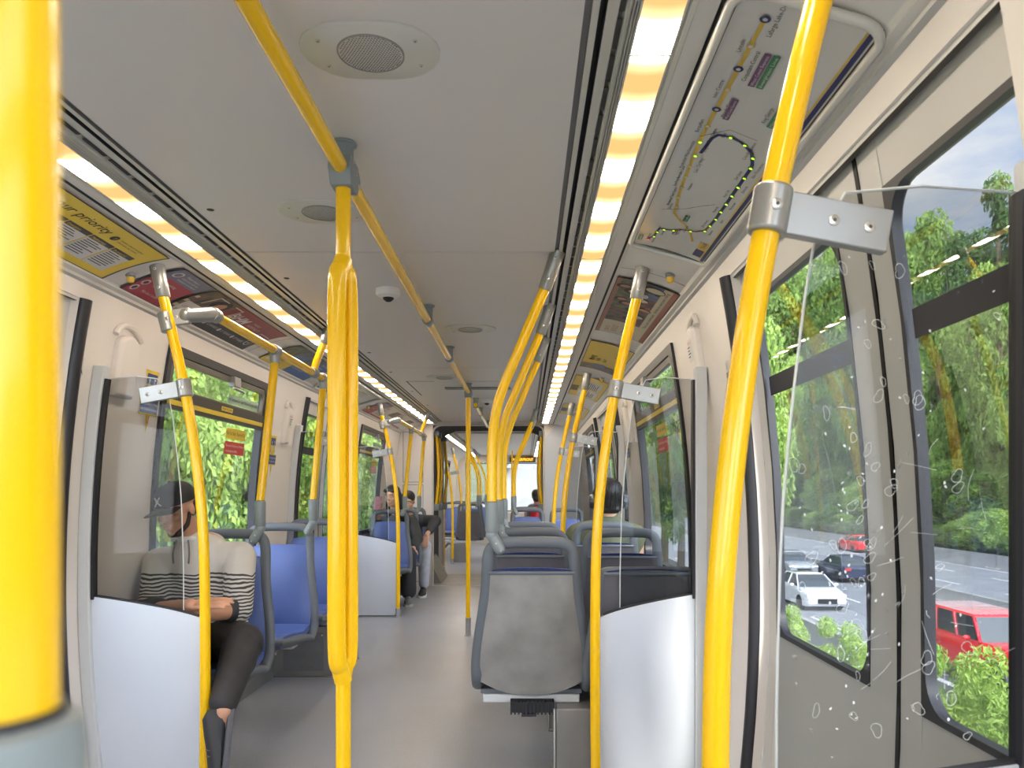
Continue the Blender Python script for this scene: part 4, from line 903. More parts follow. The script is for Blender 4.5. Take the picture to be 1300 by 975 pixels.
for (dx, dy, rr_) in ((-.0095, -.030, 1.22), (.0165, .010, 1.0)):
    m = MB().use('yellow').tube(cr([(0, 2.01, 1.80), (dx*.35, 2.01+dy*.35, 1.775), (dx, 2.01+dy, 1.70), (dx, 2.01+dy, 1.2), (dx, 2.01+dy, .80), (dx*.4, 2.01+dy*.4, .735), (0, 2.01, .70)], 8), PR*rr_, 20); m.build('split_tube', t2)
m = MB().use('steel').lathe((0, 2.01, 0), [(.034, 0), (.034, .004), (.0235, .008), (.0235, .085), (.021, .087)], 24); m.build('base_sleeve', t2)
t3 = thing('centre_pole', (0, 6.4, 0), 'single slim yellow pole standing in the middle of the aisle', 'pole'); tee(t3, 6.4)
MB().use('yellow').tube([(0, 6.4, 1.99), (0, 6.4, .745)], PR*1.06, 20).build('upper_pole', t3); MB().use('yellow').tube([(0, 6.4, .76), (-.002, 6.4, .085)], PR*.95, 20).build('lower_pole', t3)
m = MB().use('steel').lathe((0, 6.4, 0), [(.030, 0), (.030, .003), (.0235, .006), (.0235, .15), (.021, .152)], 24); m.build('base_sleeve', t3)
t = thing('ceiling_handrail', (0, 8.6, 2.03), 'short far handrail near the gangway ceiling', 'handrail'); m = MB().use('yellow').tube([(0, 7.35, 2.032), (0, 9.75, 2.032)], PR, 16); m.build('rail', t)
for y in (7.4, 8.2, 9.7): hanger(t, y)
# side rails over the left seats
def side_rail(oy, label):
    t = thing('side_handrail', (-.72, 3.7+oy, 1.87), label, 'handrail')
    A, B = V((-.762, 3.03+oy, 1.898)), V((-.690, 4.47+oy, 1.852)); m = MB().use('yellow').tube([A, B], PR, 18); m.tube([B, B+(B-A).normalized()*.06], PR, 18); m.build('rail', t)
    # ball joint bracket to the door pole
    m = MB().use('alu'); m.lathe((-.882, 2.93+oy, 1.805), [(.0245, 0), (.0275, .003), (.0275, .072), (.0245, .075)], 28, V((-.04, 0, .16))); m.obox((-.845, 2.945+oy, 1.865), (.035, .006, .006), (0, .012, 0), (0, 0, .030)); m.build('clamp', t, bevel=.006)
    m = MB().use('alu'); m.capsule((-.825, 2.95+oy, 1.872), A+V((0, .02, 0)), .027, .030, 24, 8); m.lathe(A+V((0, -.0, 0)), [(.028, 0), (.028, .05), (.024, .055)], 24, B-A); m.build('swivel_joint', t)
    screws(t, [(-.878, 2.902+oy, 1.85), (-.855, 2.932+oy, 1.862)], (0, -1, 0), .006)
    # riser to the ceiling
    q = A.lerp(B, .86); m = MB().use('yellow').tube(cr([q, q+V((.012, .0, .05)), q+V((.04, 0, .12)), q+V((.062, .0, .18))], 6), PR, 16); m.build('riser', t)
    socket(t, (q.x+.082, q.y, ZC-.002), (q.x+.056, q.y, 2.02), .026, flange=False, name='riser_socket')
    m = MB().use('alu').lathe(q-(B-A).normalized()*.035, [(.023, 0), (.027, .005), (.027, .065), (.023, .07)], 24, B-A); m.build('riser_collar', t)
    return t, A, B
def seat_post(pts, label, group=None, ring_=True, railz=None, mount=None):
    t = thing('seat_pole', pts[0], label, 'pole', group)
    b = V(pts[0]); m = MB().use('yellow').tube(cr(pts, 6) if len(pts) > 2 else [V(p) for p in pts], PR, 18); m.build('pole', t)
    zs = b.z; m = MB().use('fitting').lathe((b.x, b.y, zs-.125), [(.012, -.006), (.020, 0), (.0255, .014), (.026, .118), (.025, .126), (.0205, .128)], 26); m.use('rubber').lathe((b.x, b.y, zs+.001), [(.0215, 0), (.0215, .004)], 20); m.build('grey_sleeve', t)
    return t, m
def swivel(t, p, sg):    # grey swivel clamp joining a sleeve to the hoop corner
    p = V(p); m = MB().use('fitting').capsule(p+V((0, 0, .012)), p+V((sg*.030, .0, -.042)), .0225, .0235, 20, 6); m.ball(p+V((0, 0, .012)), .0245, 20, 12); m.build('swivel_clamp', t)
    screws(t, [p+V((sg*.018, -.024, -.02)), p+V((sg*.036, -.020, -.05))], (0, -1, 0), .004)
for k, oy in enumerate((0, 4.41)):
    t, A, B = side_rail(oy, ['yellow side rail above the near left seats, behind the man in a cap', 'far yellow side rail above the left seats by the gangway'][k])
    for j, yy in enumerate((3.70, 4.44)):
        f = (yy-3.03)/(4.47-3.03); q = A.lerp(B, f); y = yy+oy+(-.3 if k and not j else 0)*0
        b = V((-.790 if j == 0 else -.742, y-.03, 1.150)) ; lb = [['yellow pole rising from the seat behind the man in a cap', 'yellow pole rising from the second empty blue seat'], ['left one of the two thin far poles, above the woman', 'right one of the two thin far poles, by the cabinet wall']][k][j]
        tp, _ = seat_post([b, q-V((0, 0, .04))], lb); swivel(tp, b-V((0, 0, .14)), -1)
        m = MB().use('alu').lathe(q-V((0, 0, .062)), [(.0215, 0), (.023, .004), (.027, .055), (.024, .062)], 24); m.lathe(q-(B-A).normalized()*.03, [(.023, 0), (.0265, .004), (.0265, .056), (.023, .06)], 24, B-A); m.build('rail_joint', tp)
# leaning poles of the right seats
def lean_post(y, label):
    b = V((.343, y, 1.152)); pts = [b, (.343, y, 1.27), (.3435, y-.002, 1.36), (.350, y-.008, 1.44), (.366, y-.02, 1.53), (.392, y-.032, 1.61), (.44, y-.05, 1.72), (.50, y-.07, 1.86), (.555, y-.09, 1.985)]
    t, _ = seat_post(pts, label); swivel(t, b-V((0, 0, .14)), 1); socket(t, (.600, y-.104, ZC+.01), (.549, y-.088, 1.97), .027, flange=False); return t
lean_post(3.04, 'thick leaning yellow pole on the nearest right seat, curving to the ceiling edge')
lean_post(3.86, 'leaning yellow pole on the second right seat, middle of the three in a row')
lean_post(4.66, 'leaning yellow pole on the third right seat, third from the front of the row')
lean_post(8.50, 'small far leaning yellow pole above the fourth hooped right seat')
lean_post(9.30, 'farthest leaning yellow pole in this carriage, just behind another one')
b = V((.3246, .2135, 1.1246)); t, _ = seat_post([b, (.3246, .2135, 1.28), (.3246, .213, 1.36), (.331, .205, 1.45), (.36, .18, 1.56), (.44, .15, 1.74), (.55, .12, 1.985)], 'out of focus thick yellow pole at the left edge, very near the camera')
swivel(t, b-V((0, 0, .14)), 1); socket(t, (.600, .10, ZC+.01), (.549, .12, 1.97), .027, flange=False)

# ---------------------------------------------------------------- seats
# local frame: sitter faces -Y, y = 0 at the top of the hoop, z from the floor
PROF = [(-.53, .425), (-.50, .440), (-.40, .432), (-.28, .415), (-.20, .410), (-.145, .425), (-.115, .47), (-.095, .55), (-.07, .68), (-.045, .80), (-.02, .90), (0, 1.0)]
def bz(z): return interp([(.42, -.125), (.47, -.112), (.55, -.095), (.68, -.07), (.80, -.045), (.90, -.02), (1.0, 0)], z)
def hw(z): return interp([(.36, .205), (.42, .220), (.50, .222), (.58, .214), (.68, .198), (.76, .184), (.86, .176), (.96, .172)], z)
def seat(name, root, facing, hoop=True, shellm='shell', bluem='blue', comb=False, beam=1, light=False, group=None, label=None):
    """facing -1: sitter looks towards the camera; +1: away"""
    t = thing(name, root, label, 'seat', group); ox, oy, _ = root; f = -facing
    T = lambda p: V((ox+p[0]*f, oy+p[1]*f, p[2]))
    fm = 'hoopgrey'
    # frame
    if hoop:
        up = [(.17, bz(z), z) if 0 else (hw(z), bz(z)+.012, z) for z in (.50, .60, .70, .80, .88)]
        side = [(.185, -.53, .425), (.215, -.40, .420), (.222, -.25, .400), (.222, -.17, .385), (.222, -.105, .43)]+up+[(.172, -.008, .93), (.160, -.004, .968), (.125, 0, .990), (.05, 0, .995)]
    else: side = [(.185, -.53, .425), (.215, -.40, .420), (.222, -.25, .400), (.222, -.17, .385), (.222, -.105, .43)]+[(hw(z), bz(z)+.012, z) for z in (.50, .60, .70, .80, .85)]+[(.165, -.02, .872), (.10, -.018, .876)]
    pth = cr([T(p) for p in side], 4); pth2 = cr([T((-p[0], p[1], p[2])) for p in side], 4)[::-1]
    m = MB().use(fm).tube(pth+pth2, .0205, 12, closed=True, ell=(1.2, .95), up=(0, 1, 0)); m.build('frame', t)
    # back shell
    m = MB().use(shellm); 
    def S(u, v):
        zb = .36-.0+.055*abs(u)**2.5; z = lerp(zb, .868, v); w_ = hw(z)-.012; return T((u*w_, bz(max(z, .42))+.030+.018*(1-u*u)*math.sin(PI*v), z))
    m.grid(S, frange(-1, 1, 12), frange(0, 1, 14), th=lambda u, v: V((0, -.02*f, 0))); m.build('back_shell', t)
    m = MB().use(fm); m.tube([T((u*(hw(.87)-.005), bz(.87)+.028, .872)) for u in frange(-1, 1, 8)], .0085, 8); m.build('shell_rim', t)
    # cushions
    m = MB().use(bluem)
    def C(u, v):
        z = lerp(.445, .893, v); w_ = hw(z)-.016; bul = .020*(1-abs(u)**4)*(math.sin(PI*min(1, max(0, v)))**.5); return T((u*w_, bz(z)-.004-bul+(.010 if v > .97 else 0), z-(.01*abs(u)**3 if v > .9 else 0)))
    m.grid(C, frange(-1, 1, 14), frange(0, 1, 16), th=lambda u, v: V((0, .022*f, 0))); m.build('back_cushion', t)
    m = MB().use(bluem)
    def Q(u, v):
        y = lerp(-.53, -.118, v); w_ = interp([(0, .17), (.3, .200), (1, .205)], v); z = interp([(0, .425), (.08, .452), (.3, .452), (.7, .430), (1, .450)], v)+.012*(1-abs(u)**3)*(-1 if .2 < v < .9 else .3); return T((u*w_, y, z))
    m.grid(Q, frange(-1, 1, 14), frange(0, 1, 14), th=lambda u, v: V((0, 0, -.030))); m.build('seat_cushion', t)
    m = MB().use(fm)
    m.grid(lambda u, v: T((u*interp([(0, .165), (.3, .20), (1, .208)], v), lerp(-.52, -.12, v), interp([(0, .405), (.3, .400), (1, .380)], v))), frange(-1, 1, 8), frange(0, 1, 6), th=lambda u, v: V((0, 0, -.018))); m.build('seat_pan', t)
    # support
    m = MB().use('lightbar'); 
    xa, xb = sorted((ox-.20, 1.17 if ox > 0 else -1.17)) if beam else (ox-.2, ox+.2)
    if ox < 0: xa, xb = -1.185, ox+.135
    if ox > .8: xa, xb = ox-.20, 1.185
    if .3 < ox <= .8: xa, xb = ox-.20, ox+.20
    yc = oy-.16*f; m.box(xa, xb, yc-.05, yc+.05, .325, .360); m.build('support_bar', t, bevel=.006)
    if comb:
        m = MB().use('rubber'); c = T((0, .0, .33)); yb = oy-.075*f
        for k in range(12): x = ox-.085+.0155*k-.0; m.box(x, x+.007, yb-.03, yb+.03, .295, .345)
        m.box(ox-.085, ox+.092, yb-.02, yb+.03, .30, .345); m.box(ox-.04, ox+.02, yb-.035, yb, .288, .298); m.build('ribbed_rubber_block', t)
    if ox < -.9 and not 5 < oy < 5.5:
        m = MB().use('boxgrey'); m.hexa([(ox-.02, yc-.03, .29), (ox+.02, yc-.03, .29), (ox+.02, yc+.03, .29), (ox-.02, yc+.03, .29), (ox-.03, yc-.04, .328), (ox+.05, yc-.04, .328), (ox+.05, yc+.04, .328), (ox-.03, yc+.04, .328)])
        m.tube([(ox+.0, yc, .30), (-1.17, yc+.0, .06)], .022, 8, ell=(1, .6)); m.use('screw').ball((ox+.035, yc-.042, .30), .009, 10, 6); m.build('strut', t)
    return t
seat('passenger_seat', (-.945, 3.70, 0), -1, label='blue seat with grey hoop under the man in a cap')
seat('passenger_seat', (-.945, 4.46, 0), -1, label='empty blue seat facing the camera, directly behind the man in a cap')
seat('passenger_seat', (-.945, 5.23, 0), -1, label='blue seat over the dark grey box, partly hidden by the doubled pole')
seat('passenger_seat', (-.945, 8.10, 0), -1, bluem='blue', label='empty blue hooped seat in front of the woman with the phone')
seat('passenger_seat', (-.945, 8.80, 0), -1, label='blue seat under the woman with the phone')
seat('passenger_seat', (-.945, 9.50, 0), -1, label='blue seat under the person in pale grey trousers')
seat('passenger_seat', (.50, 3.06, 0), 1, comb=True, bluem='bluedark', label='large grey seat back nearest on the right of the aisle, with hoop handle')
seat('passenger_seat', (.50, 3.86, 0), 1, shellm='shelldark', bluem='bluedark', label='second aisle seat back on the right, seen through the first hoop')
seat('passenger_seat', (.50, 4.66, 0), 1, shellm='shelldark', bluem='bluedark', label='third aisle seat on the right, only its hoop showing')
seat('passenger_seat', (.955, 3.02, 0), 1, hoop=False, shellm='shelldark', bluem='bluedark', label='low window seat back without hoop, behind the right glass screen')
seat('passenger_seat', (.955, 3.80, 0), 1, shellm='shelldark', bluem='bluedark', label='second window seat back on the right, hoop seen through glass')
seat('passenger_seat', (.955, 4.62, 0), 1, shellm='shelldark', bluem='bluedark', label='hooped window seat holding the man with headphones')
seat('passenger_seat', (.50, 8.95, 0), -1, label='blue aisle seat facing the camera past the second right doors')
seat('passenger_seat', (.955, 8.95, 0), -1, label='blue window seat facing the camera, left of the headphone man head')
seat('passenger_seat', (.50, 9.70, 0), -1, label='last blue aisle seat on the right against the gangway wall')
seat('passenger_seat', (.50, .27, 0), 1, label='seat below the frame carrying the out of focus near pole')
def pedestal(x0, x1, y0, y1, label, h=.325):
    m = MB().use('boxgrey').box(x0, x1, y0, y1, 0, h); m.use('alu').box(x0-.012, x0-.001, y0, y0+.02, 0, h); m.use('boxgrey').box(x0-.01, x1+.01, y0-.006, y1+.006, 0, .012); tag(m.build('seat_pedestal', bevel=.006), label, 'pedestal')
pedestal(.60, .80, 3.08, 3.40, 'grey metal pedestal under the nearest right seat'); pedestal(.60, .88, 3.84, 4.2, 'grey metal pedestal under the second right seat row'); pedestal(.60, .88, 4.64, 5.0, 'grey metal pedestal under the third right seat row'); pedestal(.60, .88, 8.75, 9.1, 'far grey pedestal under the seats facing the camera'); pedestal(.60, .88, 9.45, 9.8, 'grey pedestal under the last right seat')
m = MB().use('boxgrey').box(-1.17, -.765, 4.98, 5.42, 0, .323); m.use('midgrey').box(-1.09, -.83, 4.974, 4.98, .04, .29); m.use('steel').box(-1.16, -.77, 4.965, 4.975, 0, .008); m.use('screw').ball((-.84, 4.972, .27), .006, 8, 6); m.ball((-1.13, 4.972, .27), .006, 8, 6); tag(m.build('equipment_box', bevel=.004), 'dark grey metal equipment box under the third left seat', 'box')
# next carriage furniture (far away through the gangway)
def far_seat(x, y, facing, label):
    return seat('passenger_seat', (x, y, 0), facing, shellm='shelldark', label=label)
far_seat(-.50, 13.3, 1, 'dark seat back with black hoop seen through the gangway, nearest in the next carriage')
far_seat(-.50, 14.1, 1, 'second dark seat back through the gangway'); far_seat(-.945, 15.3, -1, 'blue left seat deep in the next carriage'); far_seat(-.50, 16.1, -1, 'blue aisle seat deep in the next carriage, facing the camera'); far_seat(.70, 12.7, 1, 'right seat through the gangway beside the rider in pink'); far_seat(-.945, 16.9, -1, 'last blue left seat before the far cab cabinet')
pedestal(-.80, -.52, 13.2, 13.55, 'grey pedestal under the nearest seat of the next carriage')
for y, s, lb in ((11.5, -1, 'bowed yellow pole just inside the next carriage on the left'), (12.9, -1, 'second bowed pole on the left of the next carriage'), (14.75, -1, 'third bowed pole on the left of the next carriage'), (13.35, 1, 'bowed pole on the right of the next carriage')): part_pole(s, y, lb)
def lean_far(x, y, s, label):
    b = V((x, y, 1.152)); t, _ = seat_post([b, (x, y, 1.3), (x+s*.01, y, 1.44), (x+s*.05, y, 1.61), (x+s*.15, y, 1.85), (x+s*.21, y, 1.985)], label); swivel(t, b-V((0, 0, .14)), s)
    socket(t, (x+s*.26, y, ZC), (x+s*.2, y, 1.97), .027, flange=False, sc=False)
lean_far(-.343, 13.3, -1, 'leaning yellow pole on the nearest seat of the next carriage'); lean_far(-.343, 14.1, -1, 'leaning yellow pole on the second seat of the next carriage'); lean_far(-.343, 16.0, -1, 'deepest leaning yellow pole in the next carriage')
t = thing('centre_pole', (.22, 14.6, 0), 'thin dark yellow pole beside the amber display in the next carriage', 'pole'); m = MB().use('yellow').tube([(.22, 14.6, 1.99), (.22, 14.6, .08)], PR*.8, 12); m.build('pole', t); m = MB().use('steel').lathe((.22, 14.6, 0), [(.03, 0), (.023, .01), (.023, .08)], 16); m.build('base_sleeve', t)
# ---------------------------------------------------------------- people
def body_mesh(name, parent, mtl, shapes, vox=.006, smooth=6, sub=None, seed=0):
    m = MB().use(mtl)
    for s in shapes:
        if s[0] == 'c': m.capsule(*s[1:5], n=20, h=6)
        elif s[0] == 'b': m.ball(s[1], s[2], 24, 14, s[3] if len(s) > 3 else None)
    o = m.build(name, parent, flat=True)
    mods = [('REMESH', dict(mode='VOXEL', voxel_size=vox)), ('SMOOTH', dict(factor=.6, iterations=smooth))]
    bake(o, mods); return o
def hand(S, wrist, d, n, curl=.3, side=1, k=1.0, spread=.12):
    """palm + five fingers; d points to the fingers, n is the palm's inner normal, side: +1 thumb on d x n"""
    wrist, d, n = V(wrist), V(d).normalized(), V(n).normalized(); n = (n-d*n.dot(d)).normalized(); lat = d.cross(n)*side
    for q in (-.026, -.009, .009, .026): S.append(('c', wrist+d*.012*k+lat*q*.7*k, wrist+d*.082*k+lat*q*k, .0125*k, .0105*k))
    for i, (q, L_) in enumerate(((.029, .072), (.010, .080), (-.010, .074), (-.028, .058))):
        p = wrist+d*.086*k+lat*q*k; dr = (d+lat*(q*4*spread)).normalized(); a = curl*(.5+.12*i); r = .0088*k
        for seg, rr in ((.45, r), (.31, r*.92), (.26, r*.84)):
            dd = (dr*math.cos(a)+n*math.sin(a)).normalized(); p2 = p+dd*(L_*seg*k); S.append(('c', p, p2, rr, rr*.93)); p = p2; a += curl
    p = wrist+d*.028*k+lat*.026*k; p2 = p+(d*.6+lat*.75+n*.25).normalized()*.036*k; p3 = p2+(d*.95+lat*.25+n*.25).normalized()*.030*k; S += [('c', p, p2, .0125*k, .0105*k), ('c', p2, p3, .0102*k, .0085*k)]
def frame_from(fw, up=(0, 0, 1)):
    y = -V(fw).normalized(); x = V(up).cross(y)*-1; x = y.cross(V(up)).normalized(); z = x.cross(y).normalized(); return Matrix((x, y, z)).transposed()   # local -Y looks along fw
def head_shapes(c, M, k=1.0):
    c = V(c); P = lambda x, y, z: c+M @ V((x*k, y*k, z*k))
    S = [('b', P(0, .012, .035), (.073*k, .092*k, .083*k), M), ('b', P(0, -.012, -.035), (.058*k, .068*k, .070*k), M), ('b', P(0, -.045, -.082), (.030*k, .030*k, .024*k), M), ('b', P(0, -.062, -.02), (.040*k, .022*k, .045*k), M)]
    S += [('c', P(0, -.080, .012), P(0, -.101, -.020), .008*k, .0125*k), ('b', P(-.010, -.095, -.024), (.007*k, .008*k, .006*k), M), ('b', P(.010, -.095, -.024), (.007*k, .008*k, .006*k), M)]
    for s in (-1, 1):
        S += [('b', P(s*.073, .012, -.005), (.009*k, .018*k, .030*k), M), ('c', P(s*.012, -.083, .026), P(s*.045, -.068, .026), .008*k, .007*k), ('b', P(s*.040, -.058, -.022), (.020*k, .016*k, .018*k), M)]
    S += [('c', P(-.020, -.082, -.052), P(.020, -.082, -.052), .0065*k, .0065*k), ('c', P(-.016, -.080, -.061), P(.016, -.080, -.061), .0075*k, .0075*k)]
    return S
def face_parts(t, c, M, k=1.0, lips='maroon'):
    c = V(c); P = lambda x, y, z: c+M @ V((x*k, y*k, z*k))
    for s in (-1, 1):
        m = MB().use('white').ball(P(s*.029, -.068, .008), .0105*k, 14, 10); m.use('ink').ball(P(s*.029, -.0755, .007), .005*k, 10, 8); m.build('eye', t)
        m = MB().use('hair').tube([P(s*.014, -.089, .030), P(s*.030, -.086, .034), P(s*.046, -.074, .028)], .0035*k, 8); m.build('eyebrow', t)
    m = MB().use('stickerred' if lips == 'r' else 'skin').tube([P(-.020, -.0865, -.056), P(0, -.0915, -.0555), P(.020, -.0865, -.056)], [.0018, .0035, .0018], 8); m.build('mouth', t)
# --- man in a cap, left
t = thing('person', (-.97, 3.50, .45), 'seated man in black cap, striped pale hoodie and dark trousers behind the left glass', 'person')
hc = V((-1.035, 3.33, 1.118)); HM = frame_from((-.30, -.90, -.30), (-.16, -.1, 1))
S = head_shapes(hc, HM, .98)+[('c', (-1.0, 3.44, .96), (-1.02, 3.37, 1.06), .056, .052), ('c', (-.97, 3.52, .55), (-.99, 3.48, .90), .12, .12), ('c', (-.80, 3.44, .90), (-.765, 3.31, .69), .045, .040), ('c', (-1.17, 3.44, .88), (-1.13, 3.30, .68), .045, .040), ('c', (-.765, 3.31, .69), (-.850, 3.10, .695), .042, .027), ('c', (-1.12, 3.30, .68), (-.850, 3.05, .745), .042, .027)]
S += [('c', (-.99, 3.46, .90), (-.80, 3.44, .90), .07, .05), ('c', (-.99, 3.46, .90), (-1.17, 3.44, .88), .07, .05), ('c', (-.93, 3.5, .53), (-.70, 3.20, .56), .085, .06), ('c', (-.70, 3.20, .56), (-.665, 2.90, .365), .05, .034), ('c', (-.672, 2.90, .365), (-.680, 2.88, .24), .030, .026), ('c', (-1.02, 3.5, .53), (-1.0, 3.12, .50), .085, .06), ('c', (-1.0, 3.12, .50), (-.99, 3.10, .12), .05, .034)]
hand(S, (-.850, 3.05, .745), (.97, -.05, .10), (-.05, .45, -1), .10, 1, .98); hand(S, (-.850, 3.10, .695), (-.85, -.25, -.1), (0, .3, -1), .28, 1, .98)
b = body_mesh('body', t, 'skin', S, .0045, 4)
face_parts(b, hc, HM, .98)
# beard along the jaw
P = lambda x, y, z: hc+HM @ V((x*.98, y*.98, z*.98))
S = [('c', P(s*.060, .005, -.025), P(s*.050, -.022, -.068), .010, .012) for s in (-1, 1)]+[('c', P(s*.050, -.022, -.068), P(s*.020, -.050, -.092), .012, .014) for s in (-1, 1)]+[('c', P(-.020, -.052, -.094), P(.020, -.052, -.094), .016, .016)]
body_mesh('beard', b, 'beard', S, .004, 3)
S = [('b', P(0, .045, .0), (.072, .052, .055), HM)]; body_mesh('hair', b, 'hair', S, .006, 2)
cp = thing('cap', hc, None); cp.parent = t; cp.location = hc-wloc(t)
m = MB().use('capcloth')
def capF(a, e):
    th = 2*PI*a; ph = PI/2*e; r = math.cos(ph)**.75; return P(.083*r*math.sin(th), .012-.103*r*math.cos(th), .030+.092*math.sin(ph)**.9)
m.grid(capF, frange(0, 1, 40), frange(0, .999, 14)); cr_ = m.build('crown', cp)
m = MB().use('capcloth')
def brim(u, v):
    a = u*1.05; r = lerp(.0, .085, v)*(math.cos(a*.95)**.6); return P(.078*math.sin(a), -.088*math.cos(a)+.012-.004-r, .034-.010*v-.014*(u*u)-.02*v*v*0)
m.grid(brim, frange(-1, 1, 20), frange(0, 1, 8), th=lambda u, v: HM @ V((0, 0, -.005))); m.build('brim', cp)
m = MB().use('capcloth').ball(P(0, .012, .124), .007, 12, 8); m.build('top_button', cp)
m = MB().use('posterwhite')
for s in (-1, 1): m.tube([V(capF(.5*0+x/6.28*1.0, e)) + HM @ V((0, -.003, 0)) for x, e in [(.20*q, .22+s*.10*(.35+abs(q)**1.6)) for q in frange(-1, 1, 8)]], .0022, 6)
m.tube([V(capF(x/6.28, .22)) + HM @ V((0, -.003, 0)) for x in (-.12, 0, .12)], .0018, 6)
m.build('emblem', cp, label='small white emblem of two crossed arcs')
# hoodie
S = [('c', (-.965, 3.50, .58), (-.985, 3.47, .88), .152, .135), ('c', (-.99, 3.46, .88), (-.805, 3.45, .905), .095, .070), ('c', (-.99, 3.46, .88), (-1.155, 3.45, .88), .095, .068), ('c', (-.80, 3.44, .90), (-.762, 3.31, .69), .070, .062), ('c', (-1.165, 3.44, .88), (-1.13, 3.31, .68), .066, .060), ('c', (-1.0, 3.44, .95), (-1.005, 3.42, .985), .085, .072), ('b', (-1.0, 3.53, .965), (.10, .05, .05)), ('c', (-.90, 3.47, .62), (-.92, 3.46, .75), .12, .11), ('c', (-1.05, 3.47, .62), (-1.05, 3.46, .75), .12, .11)]
h = body_mesh('hoodie', t, 'hoodie', S, .007, 6)
hm = h.data
# re-origin so the stripe heights are measured from the floor
for v_ in hm.vertices: v_.co += wloc(h)
h.location = -wloc(t)
body_mesh('cuff', h, 'jacket', [('c', (-.763, 3.315, .70), (-.782, 3.275, .688), .060, .050)], .006, 3); body_mesh('cuff', h, 'jacket', [('c', (-1.13, 3.31, .69), (-1.09, 3.275, .695), .062, .052)], .006, 3)
m = MB().use('offwhite'); m.tube([(-1.02+.055*math.cos(a), 3.40+.055*math.sin(a)*.9, 1.0+.012*math.sin(a)) for a in frange(0, 2*PI, 20)[:-1]], .014, 10, closed=True); m.build('hood_collar', h)
for dx in (-.02, .03):
    m = MB().use('midgrey').tube(cr([(-1.02+dx, 3.342, .985), (-1.02+dx*1.4, 3.325, .93), (-1.02+dx*1.3, 3.325, .885)], 5), .004, 8); m.build('drawstring', h)
# trousers
S = [('c', (-.95, 3.52, .53), (-1.0, 3.52, .53), .125, .125), ('c', (-.92, 3.5, .54), (-.70, 3.20, .565), .105, .085), ('c', (-.70, 3.20, .565), (-.672, 2.925, .395), .080, .054), ('c', (-1.02, 3.5, .54), (-1.0, 3.13, .53), .105, .085), ('c', (-1.0, 3.13, .52), (-.99, 3.11, .16), .078, .065), ('b', (-.72, 3.22, .50), (.07, .07, .09))]
body_mesh('trousers', t, 'trouser', S, .007, 5)
def shoe(t, heel, toe, up, k=1.0, mt='shoe', sm='sole', lab=None):
    heel, toe, up = V(heel), V(toe), V(up).normalized(); d = (toe-heel); L_ = d.length; d.normalize(); up = (up-d*up.dot(d)).normalized(); lat = d.cross(up)
    st = [(-.035, .016, .035), (-.02, .028, .060), (.02, .035, .085), (.15, .038, .10), (.35, .040, .085), (.55, .046, .066), (.75, .050, .052), (.92, .040, .038), (1.0, .018, .026)]
    m = MB().use(mt); loops = []
    for f, w_, h_ in st: loops.append([heel+d*(f*L_)+lat*(w_*k*math.cos(a))*(1 if math.sin(a) < 0 else .86)+up*(max(.0, h_*k*(.5+.5*math.sin(a)))+.018*k) for a in frange(0, 2*PI, 16)[:-1]])
    m.loft(loops); r = m.build('shoe', t, label=lab)
    m = MB().use(sm); loops = []
    for z, s in ((0, .96), (.010, 1.08), (.026, 1.06)):
        loops.append([heel+d*(f*L_)+lat*(w_*k*s*sg)+up*z*k for sg, seq in ((1, st), (-1, st[::-1])) for f, w_, _ in seq])
    m.loft(loops); m.build('sole', r)
    m = MB().use('midgrey')
    for q in (.38, .46, .54, .62): m.tube([heel+d*(q*L_)+lat*(.022*k)+up*(.088-.05*(q-.3))*k, heel+d*(q*L_)+up*(.103-.07*(q-.3))*k, heel+d*(q*L_)-lat*(.022*k)+up*(.088-.05*(q-.3))*k], .0032*k, 6)
    m.build('laces', r); return r
shoe(t, (-.640, 2.93, .365), (-.645, 2.85, .105), (-.80, -.6, .1), .90, 'shoe', 'shoegrey'); shoe(t, (-.99, 3.16, 0), (-.98, 2.99, 0), (0, 0, 1), 1, 'shoe', 'shoegrey')
# --- man with headphones, right, from behind
t = thing('person', (.99, 4.9, .45), 'black haired man in olive shirt and headphones, seen from behind at right', 'person')
hc = V((.995, 4.80, 1.145)); HM = frame_from((.05, 1, -.05)); P = lambda x, y, z: hc+HM @ V((x, y, z))
S = head_shapes(hc, HM, 1.02)+[('c', (1.0, 4.78, .93), (.995, 4.785, 1.06), .060, .056), ('c', (1.0, 4.80, .55), (1.0, 4.79, .88), .13, .13), ('c', (1.0, 4.8, .92), (.82, 4.8, .89), .07, .055), ('c', (1.0, 4.8, .92), (1.16, 4.8, .89), .07, .05), ('c', (.80, 4.8, .87), (.78, 4.88, .62), .05, .042), ('c', (1.17, 4.8, .87), (1.17, 4.88, .62), .048, .042), ('c', (.78, 4.88, .62), (.90, 5.08, .58), .040, .028), ('c', (1.17, 4.88, .62), (1.08, 5.08, .58), .040, .028), ('c', (.92, 4.86, .53), (.90, 5.25, .52), .085, .065), ('c', (1.08, 4.86, .53), (1.08, 5.25, .52), .085, .065), ('c', (.90, 5.25, .52), (.90, 5.22, .1), .055, .035), ('c', (1.08, 5.25, .52), (1.08, 5.22, .1), .055, .035)]
hand(S, (.90, 5.08, .58), (.4, .9, 0), (0, 0, -1), .3, 1, .95); hand(S, (1.08, 5.08, .58), (-.4, .9, 0), (0, 0, -1), .3, -1, .95)
b = body_mesh('body', t, 'skinlight', S, .006, 3); face_parts(b, hc, HM, 1.02)
S = [('b', P(0, .022, .045), (.090, .100, .094), HM), ('b', P(0, .045, -.015), (.082, .066, .072), HM), ('c', P(-.04, .07, -.055), P(.04, .07, -.055), .030, .030), ('b', P(0, -.05, .095), (.06, .045, .03), HM)]
o = body_mesh('hair', b, 'hair', S, .006, 3)
m = MB().use('hair'); random.seed(3)
